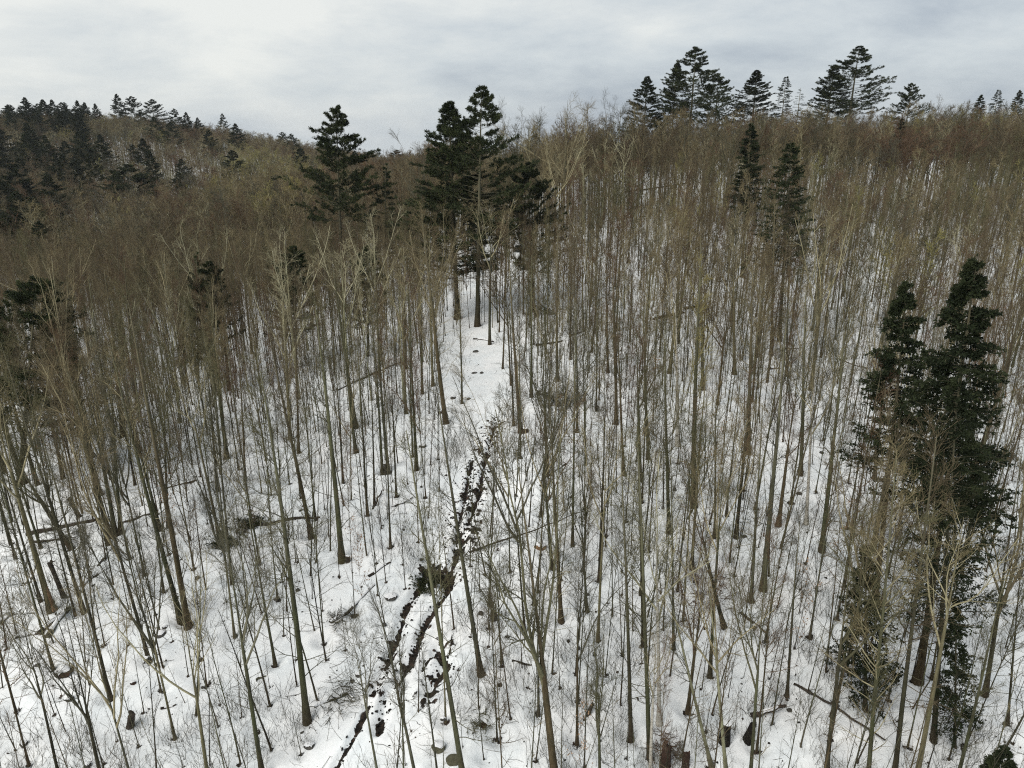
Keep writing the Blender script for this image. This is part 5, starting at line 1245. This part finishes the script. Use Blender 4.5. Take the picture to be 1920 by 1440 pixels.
for a in [(653, 1054, 9, 10, 'short dark stump with snow top beside the tall dark-olive tree', M_LOG, True), (243, 1362, 13, 24, 'leaning dark stump between thin saplings', M_LOG, False, .3), (927, 1162, 10, 18, 'grey stump with snow top right of the straight grey tree', M_LOG, True),
          (1101, 1338, 8, 18, 'thin jagged stump in the lower brush', M_LOG, False, .4), (1358, 1392, 19, 34, 'bigger black stump under the bridging log', M_SOIL, True), (1399, 1386, 14, 28, 'smaller black stump under the bridging log', M_SOIL, False, .25),
          (1247, 1438, 18, 40, 'ragged reddish stump at the lower edge', M_EARTH, False), (1285, 1438, 14, 26, 'second reddish stump right of the ragged one', M_EARTH, False), (101, 1140, 8, 62, 'tall splintered tan snag beside the stout tan tree', M_WOOD, False, -.12),
          (121, 1121, 8, 60, 'dark broken snag right of the splintered tan one', M_LOG, False, -.15), (30, 700, 12, 60, 'broken flat-topped snag in the shaded wood', M_WOOD, False), (150, 970, 8, 30, 'Y-shaped short snag among black poles', M_LOG, False, -.3),
          (985, 810, 12, 6, 'low brown stump at the foot of the stout brown-footed tree', M_EARTH, True), (1010, 742, 8, 8, 'low dark stump in the brush tangle', M_LOG, False), (1413, 1180, 8, 7, 'small dark stump by the thin log', M_LOG, True),
          (352, 1176, 12, 8, 'reddish root stub at the foot of the tall red-footed tree', M_EARTH, False), (723, 885, 5, 12, 'thin broken stub between two olive trees', M_LOG, False)]:
    stump(*a)

def brush(px_, py_, wpx, label, twig, green=False, n=60):
    B = hit(px_, py_); D = B[1] * cP - B[2] * sP; r_ = wpx * D / FPX / 2
    P = np.zeros((n, 4, 3)); P[:, 0, 0] = rng.normal(0, r_ * .62, n); P[:, 0, 1] = rng.normal(0, r_ * .62, n); P[:, 0, 2] = gz(P[:, 0, 0] + B[0], P[:, 0, 1] + B[1]) - B[2] + rng.uniform(0, .25, n)
    d = unit(np.c_[rng.normal(0, 1, (n, 2)), rng.normal(.15, .3, n)]); ln = rng.uniform(.3, .9, (n, 1)) * min(r_, 1.3)
    for j in range(1, 4): P[:, j] = P[:, j - 1] + d * ln / 3; d = unit(d + rng.normal(0, .2, (n, 3)))
    R = np.full((n, 1), .02) * np.linspace(1, .35, 4)[None] * rng.uniform(.5, 1.3, (n, 1))
    g = Geo(); g.add(*tubes(P, R, 3)); P2, R2 = grow(P, R, 5, .2, 1, 40, 12, .4, lambda t: 1 - .3 * t, 3, .02, .12, .6, .4, rmin=.007); g.add(*tubes(P2, R2, 3))
    e = bpy.data.objects.new('brush_pile', None); C.objects.link(e); e.location = B
    link('branches', g.mesh('branches', [TWIG[twig]]), e)['kind'] = 'stuff'
    if green:
        c, dd = on_line(P2, 4, .1); V, T = flakes(c, .2, .03, dd, .8)
        link('foliage', mk_mesh('foliage', V, None, T, [NEEDLE['pine']], None, False), e)
    tag(e, label, 'brush', 'brush heaps on the snow')
for a in [(1050, 752, 80, 'green-topped brush tangle on the middle slope', 'red', True, 90), (1015, 588, 55, 'mossy brush heap behind the trail head', 'olive', True, 70), (140, 1005, 90, 'black brush tangle around the thick fallen log', 'grey', False, 110),
          (425, 1020, 40, 'thin green brush by the wide-forking tree', 'olive', True, 50), (470, 985, 40, 'brush caught on the long jagged log', 'olive', True, 50), (1330, 1110, 90, 'ruddy brush around the curved brown tree', 'red', False, 120),
          (640, 1310, 60, 'dark brush round the hooked limb', 'grey', False, 70), (800, 1100, 30, 'matted brush in the muddy hollow', 'olive', True, 60), (1250, 1410, 60, 'ruddy brush by the ragged reddish stump', 'red', False, 80),
          (630, 1165, 40, 'brush at the low end of the bent dark log', 'grey', False, 50), (900, 1360, 40, 'brush right of the mossy boulders', 'olive', False, 50), (350, 680, 50, 'dark brush near the pale fallen birch log', 'grey', True, 50),
          (230, 790, 60, 'brush between black trunks', 'red', False, 60), (1880, 860, 40, 'hemlock brush right of the middle spruce', 'olive', True, 50)]:
    brush(*a)

# scattered bits on the snow: bark, cones, snow lumps fallen from boughs
n = 2600
qy = 22 + 75 * rng.random(n) ** 1.3; qx = rng.uniform(-1, 1, n) * (qy * .8 + 8)
sz = rng.uniform(.015, .06, (n, 1)) * rng.uniform(.5, 1.6, (n, 3)); sz[:, 2] *= .6
bits = lump_mesh(n, np.c_[qx, qy, gz(qx, qy) + .01], sz, np.repeat(rng.choice([0, 1, 2], n, p=[.45, .3, .25]), 20), 'forest_litter', [M_LOG, M_SOIL, M_EARTH])
tag(link('forest_litter', bits), 'small dark bits of bark and clods strewn over the snow', None, None, 'stuff')

# thin dead twigs and sticks lying on the snow
n = 1300
qy = 22 + 60 * rng.random(n) ** 1.2; qx = rng.uniform(-1, 1, n) * (qy * .8 + 8)
a_ = rng.uniform(0, 6.28, n); L_ = rng.uniform(.2, 1.2, n) ** 1.5; P = np.zeros((n, 3, 3))
for j, f in enumerate((-.5, 0, .5)):
    P[:, j, 0] = qx + np.cos(a_) * L_ * f; P[:, j, 1] = qy + np.sin(a_) * L_ * f
P[:, 1, :2] += rng.normal(0, .06, (n, 2)); P[..., 2] = gz(P[..., 0], P[..., 1]) + rng.uniform(.0, .05, (n, 3)) + .02
R_ = np.repeat(rng.uniform(.005, .013, (n, 1)), 3, 1)
V, Qd = tubes(P, R_, 3)
tag(link('fallen_twigs', mk_mesh('fallen_twigs', V, Qd, None, [M_LOG])), 'thin dead twigs lying about on the snow', None, None, 'stuff')

# ------------------------------------------------------------------ the air: thin winter haze
hm = bpy.data.materials.new('winter haze'); hm.use_nodes = True; hm.node_tree.nodes.clear()
ho = N(hm.node_tree, 'ShaderNodeOutputMaterial'); hv = N(hm.node_tree, 'ShaderNodeVolumePrincipled')
hv.inputs['Color'].default_value = (.82, .88, .95, 1); hv.inputs['Density'].default_value = 0.00009; hv.inputs['Anisotropy'].default_value = .2
hm.node_tree.links.new(hv.outputs[0], ho.inputs['Volume'])
x0, x1, y0_, y1_, z0, z1 = -2600, 2600, -760, 3300, float(Z.min()) - 1, 36
HV = np.array([(x, y, z) for z in (z0, z1) for y in (y0_, y1_) for x in (x0, x1)])
hz = link('haze', mk_mesh('haze', HV, [(0, 2, 3, 1), (4, 5, 7, 6), (0, 1, 5, 4), (2, 6, 7, 3), (0, 4, 6, 2), (1, 3, 7, 5)], None, [hm], None, False))
tag(hz, 'thin pale winter haze over the valley', None, None, 'stuff')

# ------------------------------------------------------------------ labels: what each tree is like and what it stands beside
MARKS = [(805, 1085, 'the muddy hollow'), (733, 1230, 'the double wheel rut'), (640, 1430, 'the foot of the wheel rut'), (905, 870, 'the churned trail'), (895, 680, 'the open trail head'), (825, 1255, 'the black soil gash'),
         (850, 1425, 'the largest mossy boulder'), (122, 1260, 'the brown-faced boulder'), (580, 1398, 'the black rock'), (100, 1170, 'the two parallel logs'), (120, 1000, 'the thick black log'), (215, 990, 'the tan tree clump'),
         (300, 1190, 'the dark broken rock pile'), (345, 910, 'the log behind the red-footed tree'), (545, 975, 'the long jagged log'), (665, 1130, 'the bent dark log'), (640, 1320, 'the hooked limb'), (700, 705, 'the uprooted log'),
         (395, 657, 'the fallen birch log'), (1012, 1025, 'the tan earthy mound'), (1050, 750, 'the green-topped brush tangle'), (1030, 644, 'the trail-head log'), (1255, 594, 'the brown brushy log'), (1380, 1375, 'the twin black stumps'),
         (1247, 1425, 'the ragged reddish stump'), (1101, 1330, 'the thin jagged stump'), (1236, 1345, 'the white-barked birch foot'), (1355, 1165, 'the curved brown tree foot'), (1570, 1335, 'the very long thin log'), (1498, 925, 'the black rock on open snow'),
         (1450, 690, 'the stubby dark log'), (1600, 683, 'the log by the pyramid spruce'), (1640, 900, 'the dense pyramid spruce'), (1722, 1278, 'the tallest ragged spruce foot'), (1790, 800, 'the dark middle spruce'), (1632, 1150, 'the open-boughed young spruce'),
         (1862, 1410, 'the green-tipped spruce top'), (1480, 400, 'the shelving spruce'), (1410, 330, 'the narrow black spruce'), (1155, 640, 'the sparse young hemlock'), (900, 600, 'the tall pine pair feet'), (640, 380, 'the lone white pine'),
         (722, 470, 'the thin-topped hemlock'), (552, 570, 'the small dark pine below the lone pine'), (1700, 450, 'the sparse slope hemlock'), (1305, 180, 'the ridge pine clump'), (1612, 160, 'the great ridge pine'), (235, 345, 'the big round valley pine'),
         (62, 560, 'the dull broad edge pine'), (30, 690, 'the flat-topped snag'), (1880, 870, 'the hemlock brush'), (1240, 352, 'the long ridge-top log'), (1100, 1115, 'the small dark stone'), (927, 1158, 'the grey snow-topped stump'),
         (243, 1355, 'the leaning dark stump'), (46, 1395, 'the lone corner rock'), (1012, 1335, 'the low greyish tree')]
MK = np.array([(a, b) for a, b, _ in MARKS], float)
ordn = ['', 'second ', 'third ', 'fourth ', 'fifth ', 'sixth ', 'seventh ', 'eighth ', 'ninth ', 'tenth ', 'eleventh ', 'twelfth ', 'thirteenth ']
groups = {}
for t in TREES:
    d = np.hypot(MK[:, 0] - t['px'], (MK[:, 1] - t['py']) * 1.2); i = int(np.argmin(d))
    dx, dy = t['px'] - MK[i, 0], t['py'] - MK[i, 1]
    if abs(dx) >= abs(dy) * .7: side = 'right of' if dx > 0 else 'left of'
    else: side = 'uphill of' if dy < 0 else 'downhill of'
    t['key'] = (t['noun'], t['adj'], side, i); t['d'] = d[i]
    groups.setdefault(t['key'], []).append(t)
for key, g in groups.items():
    g.sort(key=lambda t: t['d'])
    for j, t in enumerate(g):
        noun, adj, side, i = key
        lab = f"{ordn[min(j, 12)]}{adj} {noun} {side} {MARKS[i][2]}"
        if t.get('crown'): lab = f"{adj} {noun} standing above the canopy near {MARKS[i][2]}"
        tag(t['o'], lab, t['cat'], t['group'])
print('objects', len(bpy.data.objects))
